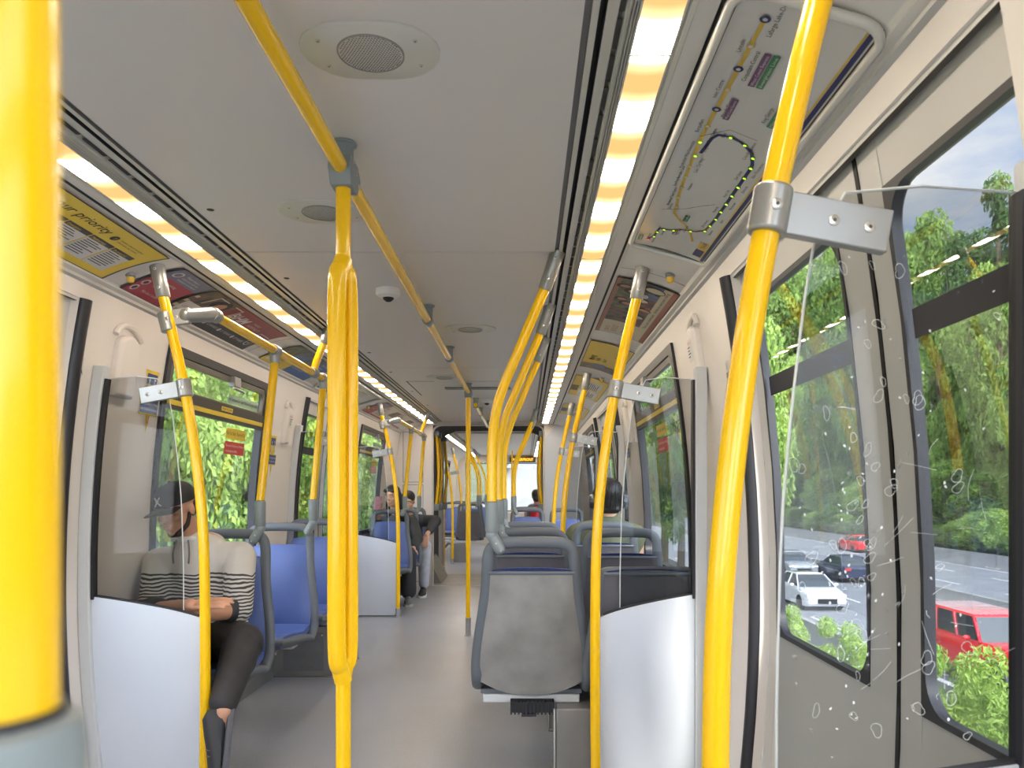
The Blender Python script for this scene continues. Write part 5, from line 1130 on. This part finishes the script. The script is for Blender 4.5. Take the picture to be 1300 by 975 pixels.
for k in range(420):
    a = random.uniform(-1.9, 1.9); e = random.uniform(-.75, 1.2); r0 = V((.088*math.sin(a)*math.cos(e*.8), .022+.097*math.cos(a)*math.cos(e*.8), .045+.088*math.sin(e))); r1 = r0*1.03+V((0, .003, -.03-random.random()*.02)); r2 = r1+V((0, -.004, -.022)); m.tube([P(*r0), P(*r1), P(*r2)], [.0018, .0016, .0004], 4)
m.build('hair_strands', o, flat=True)
hp = thing('headphones', hc, None); tag(hp, 'dark over-ear headphones on the head of the man at the right window', 'headphones')
m = MB().use('headphoneblack').tube([P(.096*math.sin(a)*1.0, .0, .02+.118*math.cos(a)) for a in frange(-1.45, 1.45, 20)], .010, 10, ell=(.6, 1.5)); m.build('headband', hp)
for s in (-1, 1):
    m = MB().use('headphone').lathe(P(s*.086, .004, -.008), [(.034, 0), (.040, .006), (.040, .018), (.036, .032), (.026, .038), (.004, .040)], 28, HM @ V((s, 0, 0)), 1, 1.15); m.build('ear_cup', hp)
    m = MB().use('headphoneblack').lathe(P(s*.077, .004, -.008), [(.030, 0), (.037, .002), (.037, .010), (.030, .012)], 24, HM @ V((s, 0, 0)), 1, 1.15); m.build('ear_pad', hp)
S = [('c', (.99, 4.79, .58), (.99, 4.78, .86), .165, .16), ('c', (.99, 4.78, .925), (.805, 4.79, .895), .092, .080), ('c', (.99, 4.78, .925), (1.155, 4.79, .895), .092, .074), ('c', (.80, 4.79, .885), (.775, 4.88, .68), .080, .062), ('c', (1.15, 4.79, .885), (1.155, 4.88, .68), .072, .056), ('c', (.995, 4.79, .96), (.998, 4.79, 1.015), .088, .060)]
body_mesh('shirt', t, 'olive', S, .008, 6).location.z += .03
S = [('c', (.92, 4.84, .53), (.90, 5.25, .53), .105, .085), ('c', (1.08, 4.84, .53), (1.08, 5.25, .53), .105, .085), ('c', (.90, 5.25, .52), (.90, 5.22, .14), .078, .062), ('c', (1.08, 5.25, .52), (1.08, 5.22, .14), .078, .062)]
body_mesh('trousers', t, 'trouser', S, .012, 4); shoe(t, (.90, 5.16, 0), (.90, 5.42, 0), (0, 0, 1)); shoe(t, (1.08, 5.16, 0), (1.08, 5.42, 0), (0, 0, 1))
# --- woman with a phone, far left
t = thing('person', (-.90, 8.55, .45), 'woman with long black hair and dark jacket holding up a pink phone, far left', 'person')
hc = V((-.975, 8.36, 1.150)); HM = frame_from((-.30, -1, -.10)); P = lambda x, y, z: hc+HM @ V((x, y, z))
S = head_shapes(hc, HM, .98)+[('c', (-.95, 8.48, .92), (-.965, 8.42, 1.06), .050, .046), ('c', (-.93, 8.55, .55), (-.94, 8.52, .88), .12, .11), ('c', (-.94, 8.5, .90), (-.79, 8.5, .88), .06, .048), ('c', (-.94, 8.5, .90), (-1.10, 8.5, .88), .06, .048), ('c', (-1.11, 8.5, .88), (-1.14, 8.33, .72), .045, .04), ('c', (-1.14, 8.33, .72), (-1.075, 8.12, .97), .038, .026), ('c', (-.77, 8.5, .88), (-.70, 8.36, .68), .045, .04), ('c', (-.70, 8.36, .68), (-.72, 8.2, .60), .038, .026), ('c', (-.95, 8.5, .52), (-.98, 8.15, .52), .08, .06), ('c', (-.85, 8.5, .52), (-.76, 8.14, .53), .08, .06), ('c', (-.76, 8.14, .53), (-.78, 8.24, .1), .05, .034), ('c', (-.98, 8.15, .52), (-.98, 8.24, .1), .05, .034)]
hand(S, (-1.075, 8.12, .97), (.1, -.1, 1), (.35, -.9, 0), .5, 1, .85); hand(S, (-.72, 8.2, .60), (.0, -.5, -.8), (0, 1, -.3), .3, 1, .85)
b = body_mesh('body', t, 'skinlight', S, .006, 3); face_parts(b, hc, HM, .98, 'r')
S = [('b', P(0, .028, .048), (.084, .092, .084), HM), ('c', P(.055, .03, .02), P(.11, .07, -.24), .045, .055), ('c', P(-.055, .04, .02), P(-.07, .07, -.22), .04, .04), ('c', P(0, .07, .0), P(.03, .10, -.25), .06, .06), ('c', P(-.05, -.052, .07), P(.05, -.052, .07), .022, .022)]
body_mesh('hair', b, 'hair', S, .008, 3)
S = [('c', (-.93, 8.54, .56), (-.94, 8.51, .86), .15, .135), ('c', (-.94, 8.5, .88), (-.79, 8.5, .87), .085, .072), ('c', (-.94, 8.5, .88), (-1.09, 8.5, .87), .085, .068), ('c', (-1.10, 8.5, .87), (-1.13, 8.34, .73), .066, .06), ('c', (-1.13, 8.34, .73), (-1.095, 8.18, .89), .058, .045), ('c', (-.78, 8.5, .87), (-.70, 8.36, .69), .072, .064), ('c', (-.70, 8.36, .69), (-.715, 8.24, .62), .060, .046)]
body_mesh('jacket', t, 'jacket', S, .009, 4)
S = [('c', (-.95, 8.5, .54), (-.98, 8.16, .53), .10, .088), ('c', (-.86, 8.5, .54), (-.77, 8.15, .54), .10, .090), ('c', (-.77, 8.15, .53), (-.775, 8.23, .14), .088, .085), ('c', (-.98, 8.16, .52), (-.97, 8.24, .14), .085, .08)]
body_mesh('trousers', t, 'jacket', S, .010, 4); shoe(t, (-.78, 8.27, 0), (-.75, 8.02, 0), (0, 0, 1), 1, 'midgrey', 'sole'); shoe(t, (-.97, 8.27, 0), (-.97, 8.02, 0), (0, 0, 1), 1, 'midgrey', 'sole')
ph = MB().use('pink').obox((-1.070, 8.06, 1.085), V((.034, .012, 0)), V((.0015, -.0045, 0)), V((.012, 0, .070))); ph.use('white').obox((-1.088, 8.053, 1.128), V((.010, .0035, 0)), V((.0006, -.0025, 0)), V((0, 0, .010))); tag(ph.build('phone', bevel=.003), 'pink phone held up beside the woman face', 'phone')
# --- second rider behind her: dark sleeve, pale trousers
t = thing('person', (-.86, 9.3, .45), 'person in dark jacket and pale grey trousers leaning out behind the woman, hand on knee', 'person')
hc = V((-.90, 9.02, 1.09)); HM = frame_from((-.1, -1, -.3)); P = lambda x, y, z: hc+HM @ V((x, y, z))
S = head_shapes(hc, HM, .98)+[('c', (-.88, 9.14, .90), (-.895, 9.07, 1.0), .05, .048), ('c', (-.90, 9.28, .55), (-.88, 9.15, .86), .12, .11), ('c', (-.88, 9.14, .88), (-.70, 9.12, .86), .06, .05), ('c', (-.88, 9.14, .88), (-1.04, 9.12, .86), .06, .05), ('c', (-.69, 9.12, .86), (-.565, 9.02, .86), .045, .042), ('c', (-.565, 9.0, .86), (-.655, 8.82, .71), .040, .026), ('c', (-1.05, 9.12, .86), (-1.10, 8.98, .64), .045, .04), ('c', (-1.10, 8.98, .64), (-1.0, 8.86, .60), .038, .028), ('c', (-.83, 9.25, .53), (-.68, 8.88, .56), .08, .06), ('c', (-.68, 8.88, .55), (-.70, 8.92, .1), .052, .036), ('c', (-.97, 9.25, .53), (-.98, 8.9, .53), .08, .06), ('c', (-.98, 8.9, .53), (-.98, 8.95, .1), .052, .036)]
hand(S, (-.655, 8.82, .71), (-.1, -.35, -.9), (.1, .9, -.3), .25, -1, .95); hand(S, (-1.0, 8.86, .60), (.5, -.6, 0), (0, 0, -1), .3, 1, .9)
b = body_mesh('body', t, 'skinlight', S, .007, 3); face_parts(b, hc, HM, .98)
body_mesh('hair', b, 'hair', [('b', P(0, .02, .05), (.082, .094, .080), HM), ('b', P(0, .05, 0), (.07, .05, .06), HM)], .008, 3)
S = [('c', (-.90, 9.27, .56), (-.88, 9.15, .84), .15, .13), ('c', (-.88, 9.14, .87), (-.71, 9.12, .86), .085, .072), ('c', (-.88, 9.14, .87), (-1.03, 9.12, .86), .085, .07), ('c', (-.70, 9.12, .86), (-.58, 9.02, .86), .074, .072), ('c', (-.58, 9.01, .86), (-.632, 8.88, .755), .070, .048), ('c', (-1.04, 9.12, .86), (-1.09, 8.98, .66), .07, .06)]
body_mesh('jacket', t, 'jacket', S, .009, 4)
S = [('c', (-.84, 9.25, .54), (-.69, 8.89, .565), .10, .085), ('c', (-.69, 8.89, .56), (-.70, 8.92, .14), .082, .060), ('c', (-.96, 9.25, .54), (-.97, 8.9, .54), .10, .085), ('c', (-.97, 8.9, .54), (-.97, 8.94, .14), .08, .06)]
body_mesh('trousers', t, 'jeans', S, .009, 4); shoe(t, (-.71, 8.97, 0), (-.70, 8.70, 0), (0, 0, 1), 1, 'shoe', 'white'); shoe(t, (-.97, 8.97, 0), (-.97, 8.70, 0), (0, 0, 1), 1, 'shoe', 'white')
# --- rider in pink in the next carriage
t = thing('person', (.70, 12.95, .45), 'small distant rider in pink top with headphones beyond the gangway', 'person')
hc = V((.66, 12.85, 1.13)); HM = frame_from((-.1, 1, -.2)); P = lambda x, y, z: hc+HM @ V((x, y, z))
S = head_shapes(hc, HM, 1)+[('c', (.68, 12.9, .92), (.665, 12.88, 1.04), .05, .05), ('c', (.70, 12.95, .55), (.69, 12.93, .88), .12, .12), ('c', (.69, 12.93, .88), (.53, 12.95, .86), .06, .05), ('c', (.69, 12.93, .88), (.86, 12.95, .86), .06, .05), ('c', (.52, 12.95, .86), (.50, 13.1, .64), .045, .04), ('c', (.87, 12.95, .86), (.90, 13.1, .64), .045, .04), ('c', (.50, 13.1, .64), (.60, 13.25, .60), .038, .028), ('c', (.90, 13.1, .64), (.8, 13.25, .60), .038, .028), ('c', (.62, 12.95, .53), (.60, 13.35, .52), .085, .06), ('c', (.78, 12.95, .53), (.80, 13.35, .52), .085, .06), ('c', (.60, 13.35, .5), (.60, 13.3, .08), .05, .035), ('c', (.80, 13.35, .5), (.80, 13.3, .08), .05, .035)]
hand(S, (.60, 13.25, .60), (.3, .9, 0), (0, 0, -1), .3, 1, .9); hand(S, (.8, 13.25, .60), (-.3, .9, 0), (0, 0, -1), .3, -1, .9)
b = body_mesh('body', t, 'skinlight', S, .009, 3); body_mesh('hair', b, 'hair', [('b', P(0, .03, .04), (.085, .095, .085), HM), ('b', P(0, .05, -.03), (.07, .05, .07), HM)], .009, 3)
body_mesh('shirt', t, 'pink', [('c', (.70, 12.95, .56), (.69, 12.93, .86), .15, .14), ('c', (.69, 12.93, .88), (.54, 12.95, .86), .085, .07), ('c', (.69, 12.93, .88), (.85, 12.95, .86), .085, .07), ('c', (.53, 12.95, .86), (.51, 13.08, .68), .07, .06), ('c', (.86, 12.95, .86), (.89, 13.08, .68), .07, .06)], .01, 4)
body_mesh('trousers', t, 'trouser', [('c', (.62, 12.95, .54), (.60, 13.35, .53), .10, .08), ('c', (.78, 12.95, .54), (.80, 13.35, .53), .10, .08), ('c', (.60, 13.35, .52), (.60, 13.3, .12), .075, .06), ('c', (.80, 13.35, .52), (.80, 13.3, .12), .075, .06)], .012, 3)
shoe(t, (.60, 13.22, 0), (.60, 13.48, 0), (0, 0, 1)); shoe(t, (.80, 13.22, 0), (.80, 13.48, 0), (0, 0, 1))
bg_ = thing('backpack', (.70, 12.60, .62), 'small red backpack on the back of the rider in pink beyond the gangway', 'backpack'); MB().use('red').capsule((.66, 12.70, .70), (.66, 12.71, .88), .115, .10, 20, 8).build('bag', bg_); MB().use('maroon').tube([(.62, 12.70, .97), (.62, 12.69, 1.01), (.70, 12.69, 1.01), (.70, 12.70, .97)], .008, 8).build('top_loop', bg_)
# ---------------------------------------------------------------- outside
GZ = -3.8
m = MB().use('grass').add([(-200, -60, GZ-.15), (9.3, -60, GZ-.15), (9.3, 400, GZ-.15), (-200, 400, GZ-.15)], [(0, 1, 2, 3)]); m.add([(31.5, -60, GZ-.1), (31.5, 400, GZ-.1), (40, 400, GZ+1.5), (40, -60, GZ+1.5)], [(0, 1, 2, 3)]); m.add([(40, -60, GZ+1.5), (40, 400, GZ+1.5), (160, 400, 22), (160, -60, 22)], [(0, 1, 2, 3)]); m.build('floor_ground', kind='structure')
m = MB().use('asphalt').box(9.3, 31.5, -60, 400, GZ-.2, GZ); m.build('floor_highway', kind='structure')
m = MB().use('linewhite')
for x in (12.0, 15.7, 24.2, 27.8):
    for k in range(-6, 50): m.box(x-.06, x+.06, k*7, k*7+3, GZ+.002, GZ+.01)
for x in (10.6, 19.2, 21.3, 30.6): m.box(x-.06, x+.06, -60, 300, GZ+.002, GZ+.01)
m.build('trim_lane_lines', kind='structure')
def barrier(x, label, h=.85):
    m = MB().use('concrete'); y = -40
    while y < 260:
        L_ = 9.95; m.add([(x-.3, y, GZ), (x+.3, y, GZ), (x+.25, y, GZ+.1), (x+.12, y, GZ+.35), (x+.09, y, GZ+h), (x-.09, y, GZ+h), (x-.12, y, GZ+.35), (x-.25, y, GZ+.1)]+[(x+a, y+L_, z) for a, z in ((-.3, GZ), (.3, GZ), (.25, GZ+.1), (.12, GZ+.35), (.09, GZ+h), (-.09, GZ+h), (-.12, GZ+.35), (-.25, GZ+.1))], [tuple(reversed(range(8))), tuple(range(8, 16))]+[(k, (k+1) % 8, 8+(k+1) % 8, 8+k) for k in range(8)]); y += 10
    tag(m.build('concrete_barrier'), label, 'barrier')
barrier(9.8, 'nearest concrete barrier, between the track and the highway', .80); barrier(20.3, 'middle concrete barrier between the two directions of the highway', .5); barrier(31.2, 'far concrete barrier below the trees', .95)
m = MB().use('midgrey')
for k in range(-10, 60): m.cyl((31.85, k*3, GZ), (31.85, k*3, GZ+2.0), .03, n=6)
for z in (1.2, 1.6, 2.0): m.tube([(31.85, -30, GZ+z), (31.85, 177, GZ+z)], .025, 5)
tag(m.build('metal_fence'), 'thin grey metal fence on top of the far highway barrier', 'fence')
m = MB().use('midgrey')
for k in range(0, 18): m.cyl((6.9, 12+k*1.6, GZ), (6.9, 12+k*1.6, GZ+1.15), .03, n=8)
for z in (.7, 1.12): m.tube([(6.9, 12, GZ+z), (6.9, 39.2, GZ+z)], .028, 6)
tag(m.build('guard_rail'), 'dark tubular guard rail just outside the near barrier, at the window bottom', 'rail')
# cars -------------------------------------------------------------
def car(x, y, prof, W, paint, label, name='car', heading=-1, jeep=False, cat='car'):
    """prof: side outline (s along the car from the front, z) lower body and glasshouse"""
    t = thing(name, (x, y, GZ), label, cat); Lc = prof['L']; fy = lambda s: y+(s-Lc/2)*(1 if heading < 0 else -1)
    def sect(s, z0, z1, w0, w1, r=.06): return [(x-w0, fy(s), z0), (x-w0-.02, fy(s), (z0+z1)/2), (x-w1, fy(s), z1-r), (x-w1+r, fy(s), z1), (x+w1-r, fy(s), z1), (x+w1, fy(s), z1-r), (x+w0+.02, fy(s), (z0+z1)/2), (x+w0, fy(s), z0)]
    m = MB().use(paint); m.loft([sect(s, GZ+zb, GZ+zt, W*wf, W*wf*.97) for s, zb, zt, wf in prof['body']]); m.build('car_body', t)
    m = MB().use('carglass'); g = prof['glass']; zb = prof['belt']
    lo = [(s, z) for s, z in g]; m.loft([[(x-W*.90, fy(g[0][0]), GZ+zb), (x+W*.90, fy(g[0][0]), GZ+zb), (x+W*.90, fy(g[3][0]), GZ+zb), (x-W*.90, fy(g[3][0]), GZ+zb)], [(x-W*prof['tw'], fy(g[1][0]), GZ+g[1][1]), (x+W*prof['tw'], fy(g[1][0]), GZ+g[1][1]), (x+W*prof['tw'], fy(g[2][0]), GZ+g[2][1]), (x-W*prof['tw'], fy(g[2][0]), GZ+g[2][1])]]); m.build('window_glass', t)
    m = MB().use(paint); zt = g[1][1]; tw = W*prof['tw']
    m.loft([[(x-tw-.01, fy(g[1][0]-.02), GZ+zt-.02), (x+tw+.01, fy(g[1][0]-.02), GZ+zt-.02), (x+tw+.01, fy(g[2][0]+.03), GZ+zt-.02), (x-tw-.01, fy(g[2][0]+.03), GZ+zt-.02)], [(x-tw+.06, fy(g[1][0]+.08), GZ+zt+.05), (x+tw-.06, fy(g[1][0]+.08), GZ+zt+.05), (x+tw-.06, fy(g[2][0]-.06), GZ+zt+.05), (x-tw+.06, fy(g[2][0]-.06), GZ+zt+.05)]]); m.build('roof', t, bevel=.02)
    m = MB().use(paint)
    for f in prof['pillars']:
        for sg in (-1, 1):
            sb = lerp(g[0][0], g[3][0], f); st = lerp(g[1][0], g[2][0], f); m.tube([(x+sg*W*.91, fy(sb), GZ+zb), (x+sg*(tw+.012), fy(st), GZ+zt)], .045 if jeep else .032, 8)
    m.build('pillar', t)
    for s in prof['wheels']:
        for sg in (-1, 1):
            r = prof['wr']; m = MB().use('tyre').lathe((x+sg*(W-.20), fy(s), GZ+r), [(r*.6, 0), (r*.95, .0), (r, .03), (r, .19), (r*.95, .22), (r*.62, .22)], 28, (sg, 0, 0)); wl = m.build('wheel', t)
            m = MB().use('alu' if not jeep else 'midgrey').lathe((x+sg*(W-.19), fy(s), GZ+r), [(r*.62, .0), (r*.62, .19), (r*.55, .17), (.05, .19), (.01, .20)], 20, (sg, 0, 0)); m.build('rim', wl)
    z = prof['lamp']; 
    for sg in (-1, 1):
        m = MB().use('white'); 
        if jeep: m.lathe((x+sg*W*.62, fy(-.0), GZ+z), [(.11, 0), (.11, .03), (.08, .05)], 20, (0, -1 if heading < 0 else 1, 0))
        else: m.obox((x+sg*W*.70, fy(.12), GZ+z), (.20, .06*sg*(1 if heading < 0 else -1), 0), (0, .10, 0), (0, 0, .055))
        m.build('headlight', t)
        m = MB().use('stickerred').obox((x+sg*W*.74, fy(Lc-.03), GZ+z+.12), (.16, 0, 0), (0, .05, 0), (0, 0, .07)); m.build('tail_light', t)
        m = MB().use(paint).ball((x+sg*(W+.07), fy(g[0][0]+.35), GZ+zb+.08), (.10, .06, .07), 12, 8); m.build('mirror', t)
    m = MB().use('black').box(x-W*.45, x+W*.45, min(fy(.02), fy(-.04)), max(fy(.02), fy(-.04)), GZ+prof['grille'][0], GZ+prof['grille'][1]); m.build('grille', t)
    if jeep:
        m = MB().use(paint)
        for k in range(8): m.box(x-W*.42+k*W*.84/7-.035, x-W*.42+k*W*.84/7+.035, min(fy(-.05), fy(0)), max(fy(-.05), fy(0)), GZ+.8, GZ+1.12)
        m.build('grille_slats', t)
        m = MB().use('white')
        for k in range(11): xs_ = lerp(x-tw+.10, x+tw-.14, k/10); m.box(xs_, xs_+.035, min(fy(g[1][0]+.1), fy(g[2][0]-.1)), max(fy(g[1][0]+.1), fy(g[2][0]-.1)), GZ+zt+.05, GZ+zt+.056)
        m.build('roof_stripes', t, label='pale stripes across the roof')
        m = MB().use('black'); 
        for s in prof['wheels']:
            for sg in (-1, 1): m.tube([(x+sg*(W+.02), fy(s+.55*math.cos(a)), GZ+.42+.50*math.sin(a)) for a in frange(.1, PI-.1, 10)], .06, 8, ell=(1.6, .7))
        m.build('fender', t); m = MB().use('black').box(x-W, x+W, min(fy(-.22), fy(-.05)), max(fy(-.22), fy(-.05)), GZ+.5, GZ+.68); m.build('bumper', t)
        m = MB().use('tyre').lathe((x, fy(Lc+.02), GZ+1.05), [(.2, 0), (.38, .02), (.38, .2), (.2, .22)], 24, (0, 1 if heading < 0 else -1, 0)); m.build('spare_wheel', t)
    return t
sedan = dict(L=4.5, body=[(0, .35, .62, .86), (.12, .22, .74, .93), (.9, .20, .88, 1), (1.4, .20, .93, 1), (3.6, .20, .96, 1), (4.3, .24, .94, .96), (4.5, .35, .80, .88)], belt=.90, glass=[(1.15, .9), (1.95, 1.38), (3.25, 1.38), (4.1, .9)], tw=.66, pillars=[0, .45, 1], wheels=[.85, 3.55], wr=.32, lamp=.66, grille=(.34, .55))
jeepp = dict(L=4.6, body=[(0, .55, 1.12, .72), (.1, .50, 1.18, .78), (1.2, .48, 1.22, .84), (1.5, .45, 1.25, 1), (4.5, .45, 1.25, 1), (4.6, .5, 1.22, .98)], belt=1.22, glass=[(1.40, 1.2), (1.75, 1.82), (4.5, 1.82), (4.56, 1.2)], tw=.86, pillars=[0, .33, .66, 1], wheels=[.65, 3.6], wr=.40, lamp=.95, grille=(.78, 1.14))
truck = dict(L=6.5, body=[(0, .5, 1.1, .9), (.1, .4, 1.25, .97), (1.2, .4, 1.3, 1), (3.0, .4, 1.35, 1), (6.4, .5, 1.35, 1), (6.5, .5, 1.3, 1)], belt=1.28, glass=[(.9, 1.2), (1.5, 1.95), (2.8, 1.95), (3.0, 1.2)], tw=.8, pillars=[0, .5, 1], wheels=[1.0, 5.2], wr=.42, lamp=.9, grille=(.6, 1.0))
car(12.75, 20.2, jeepp, .93, 'carred', 'bright red boxy off-roader with striped roof, nearest vehicle on the highway', heading=-1, jeep=True)
car(13.15, 34.5, sedan, .90, 'carwhite', 'white car on the highway behind the bare left edge of the scratched glass')
car(16.9, 47.5, sedan, .92, 'carsilver', 'silver car just beyond the white car')
car(18.9, 44.5, sedan, .92, 'carblue', 'dark blue car seen beside the window frame', heading=1)
car(28.9, 66, sedan, .9, 'carred', 'small distant red car by the dark door seal', heading=1)
car(48-20.5, 118, truck, 1.0, 'carwhite', 'distant white truck near the trees', name='truck', cat='truck', heading=-1)
# street light
t = thing('street_lamp', (29.5, 86, GZ), 'slender street lamp with curved arm above the highway', 'street lamp')
m = MB().use('midgrey').tube(cr([(33.0, 70, GZ), (33.0, 70, 6), (32.2, 70, 8.2), (29.5, 70, 9.0)], 6), .09, 8); m.build('pole', t); m = MB().use('midgrey').ball((29.3, 70, 8.98), (.5, .16, .1), 12, 8); m.build('lamp_head', t)
# trees --------------------------------------------------------------
def crown_mesh(name, mt, seed, nl, ls, kind='round', flat_=.55):
    rnd = random.Random(seed); vs, fs = [], []; cl = []
    nb = 46 if kind != 'bush' else 26
    for k in range(nb):
        while True:
            p = V((rnd.uniform(-1, 1), rnd.uniform(-1, 1), rnd.uniform(-1, 1)))
            if p.length <= 1: break
        if kind == 'tall': hz = p.z; wd = .85*(1-max(0, hz)**1.6*.75)*(1-.25*max(0, -hz)); p = V((p.x*wd, p.y*wd, hz))
        r = rnd.uniform(.16, .34)*(1 if kind != 'tall' else (.8)); cl.append((p*(1-r*.6), r))
    for i in range(nl):
        c, r = rnd.choice(cl); d = V((rnd.gauss(0, 1), rnd.gauss(0, 1), rnd.gauss(0, 1)+.25)).normalized(); rr = r*(rnd.random()**.35); p = c+V((d.x*rr, d.y*rr, d.z*rr*.8))
        n = (d*.7+V((rnd.gauss(0, .5), rnd.gauss(0, .5), rnd.gauss(0, .5)+.4))).normalized(); a = n.orthogonal().normalized(); a = Matrix.Rotation(rnd.uniform(0, 6.28), 3, n) @ a; b_ = n.cross(a); s = ls*rnd.uniform(.6, 1.3)
        o = len(vs); vs += [p-a*s, p+b_*s*flat_+n*s*.15, p+a*s, p-b_*s*flat_+n*s*.15]; fs.append((o, o+1, o+2, o+3))
    me = bpy.data.meshes.new(name); me.from_pydata([tuple(q) for q in vs], [], fs); me.materials.append(MT[mt]); me.update(); return me
CM = {'far': [crown_mesh('crown', 'leaf', 11, 20000, .034), crown_mesh('crown', 'leaf', 12, 20000, .031, 'tall'), crown_mesh('crown', 'leafdark', 13, 20000, .032, 'tall')],
      'near': [crown_mesh('crown', 'leaf', 14, 26000, .030), crown_mesh('crown', 'leafbright', 15, 26000, .030), crown_mesh('crown', 'leafdark', 16, 24000, .032)],
      'bush': [crown_mesh('crown', 'leafbright', 17, 14000, .042, 'bush', .35)]}
tmb = MB().use('trunk').tube([(0, 0, 0), (.02, 0, .4), (-.01, .02, .8), (0, 0, 1)], [.05, .04, .028, .01], 8)
for a in (0, 2.1, 4.2): tmb.tube([(0, 0, .5), (.12*math.cos(a), .12*math.sin(a), .72), (.2*math.cos(a), .2*math.sin(a), .86)], [.02, .014, .006], 6)
tm_o = tmb.build('trunk'); TM = tm_o.data; bpy.data.objects.remove(tm_o)
# shift the trunk mesh back to its base
mz = min(v_.co.z for v_ in TM.vertices)
for v_ in TM.vertices: v_.co.z -= mz
def tree(x, y, z, h, r, kind, var, label, group, name='tree'):
    t = thing(name, (x, y, z), label, 'tree' if name == 'tree' else 'bush', group)
    c = bpy.data.objects.new('crown', CM[kind][var]); col.objects.link(c); c.parent = t; ch = h*(.93 if kind == 'far' else .80) if name == 'tree' else h
    c.location = (0, 0, h-ch/2); c.scale = (r, r, ch/2); c.rotation_euler = (0, 0, random.uniform(0, 6.28))
    k = bpy.data.objects.new('trunk', TM); col.objects.link(k); k.parent = t; k.scale = (h*.35, h*.35, h*.85 if name == 'tree' else h*.6)
    return t
random.seed(4)
gnd = lambda x: lerp(GZ+1.5, 22, (x-40)/120) if x > 40 else lerp(GZ-.1, GZ+1.5, (x-31.5)/8.5)
g1 = 'green trees on the slope beyond the highway'
for row, (x0, hh) in enumerate(((39, 21), (52, 32), (68, 37))):
    y = 14 + row*3
    while y < 150+row*50:
        x = x0+random.uniform(-2, 2); h = hh*random.uniform(.8, 1.15)*(1+max(0, y-70)/300); r = h*random.uniform(.21, .26); var = random.choice([0, 0, 1, 2])
        if y < 75 and row == 1 and y > 45: h *= .95
        tree(x, y, gnd(x), h, r, 'far', var, 'one of the green trees on the slope beyond the highway', g1); y += r*random.uniform(1.75, 2.0)
for k in range(64):
    y = 14+(k//2)*3.4+random.uniform(-1, 1); h = random.uniform(2.5, 4.5)+(k % 2)*3.5; tree(33.6+(k % 2)*4.2+random.uniform(-.6, .6), y, GZ+(k % 2)*.8, h, h*.55, 'far', 0, 'one of the bushes along the far highway fence', 'bushes along the far fence', 'bush')
for k, (x, y, h, r) in enumerate(((6.6, 7.0, 2.7, 1.1), (7.0, 8.4, 2.9, 1.2), (6.2, 9.4, 2.1, 1.1), (7.3, 10.4, 2.6, 1.15), (6.6, 5.6, 2.6, 1.0), (7.2, 12.4, 2.0, .9), (6.9, 14.6, 1.7, .9), (7.5, 17.5, 1.6, .9), (7.4, 21, 1.5, .8), (5.2, 8.0, 1.6, .9), (5.3, 6.4, 1.6, .8))):
    tree(x, y, GZ-.1, h+.75, r, 'bush', 0, 'one of the bright green bushes beside the track in front of the near barrier', 'bright bushes beside the track', 'bush')
g2 = 'leafy trees close outside the left windows'
for row, (x0, st) in enumerate(((-7.8, 4.3), (-13.0, 5.0), (-19.5, 6.4))):
    y = 5+row
    while y < 62:
        x = x0+random.uniform(-.4, .4); h = random.uniform(10, 12)+row*3; r = random.uniform(2.3, 2.7)+row*.4; tree(x, y, GZ-.15, h, r, 'near', random.choice([0, 0, 1, 2]) if row == 0 else random.choice([0, 2]), 'one of the leafy trees close outside the left windows', g2); y += st*random.uniform(.95, 1.1)
for k in range(24):
    y = 6+k*2.4; h = random.uniform(2.6, 4.2); tree(-5.4+random.uniform(-.5, .5), y, GZ-.15, h, h*.5, 'near', random.choice([0, 1]), 'one of the low shrubs between the track and the left trees', 'shrubs beside the left track', 'bush')
# distant trees seen along the right side windows
for k in range(16):
    y = 30+k*7.5; tree(8.2+random.uniform(-.3, .9)+max(0, y-60)*.14, y, GZ, random.uniform(10, 14)+k*.3, 2.4+k*.08, 'near', random.choice([0, 2]), 'one of the trees in line along the right of the track ahead', 'trees along the right of the track')
# guideway
m = MB().use('deck'); 
def gy(y): return interp([(-60, -1.0), (22, -1.0), (60, -.4), (120, 1.8), (260, 10)], y)
ys = frange(-60, 22, 6)+frange(30, 260, 20)
m.grid(lambda x, y: (x, y, gy(y)), [-3.2, 3.4], ys, th=lambda x, y: (0, 0, -.9))
for x in (-3.2, 3.1): m.grid(lambda q, y: (q, y, gy(y)+.35), [x, x+.3], ys, th=lambda q, y: (0, 0, -.4))
m.add([(3.4, 24, -1.0), (6, 60, -.3), (34, 260, 10), (-12, 260, 10), (-3.2, 60, -.3), (-3.2, 24, -1.0)], [(0, 1, 2, 3, 4, 5)]); m.build('floor_guideway', kind='structure')
m = MB().use('steel')
for x in (-.72, .72): m.grid(lambda q, y: (q, y, gy(y)+.14), [x-.035, x+.035], ys, th=lambda q, y: (0, 0, -.14))
tag(m.build('track_rails'), 'pair of steel rails on the pale concrete guideway ahead', 'rails')
m = MB().use('meadow').add([(-60, 40, -2.5), (-3.4, 40, -1.5), (-3.4, 240, 12), (-60, 240, 14)], [(0, 1, 2, 3)]); m.build('floor_meadow', kind='structure')
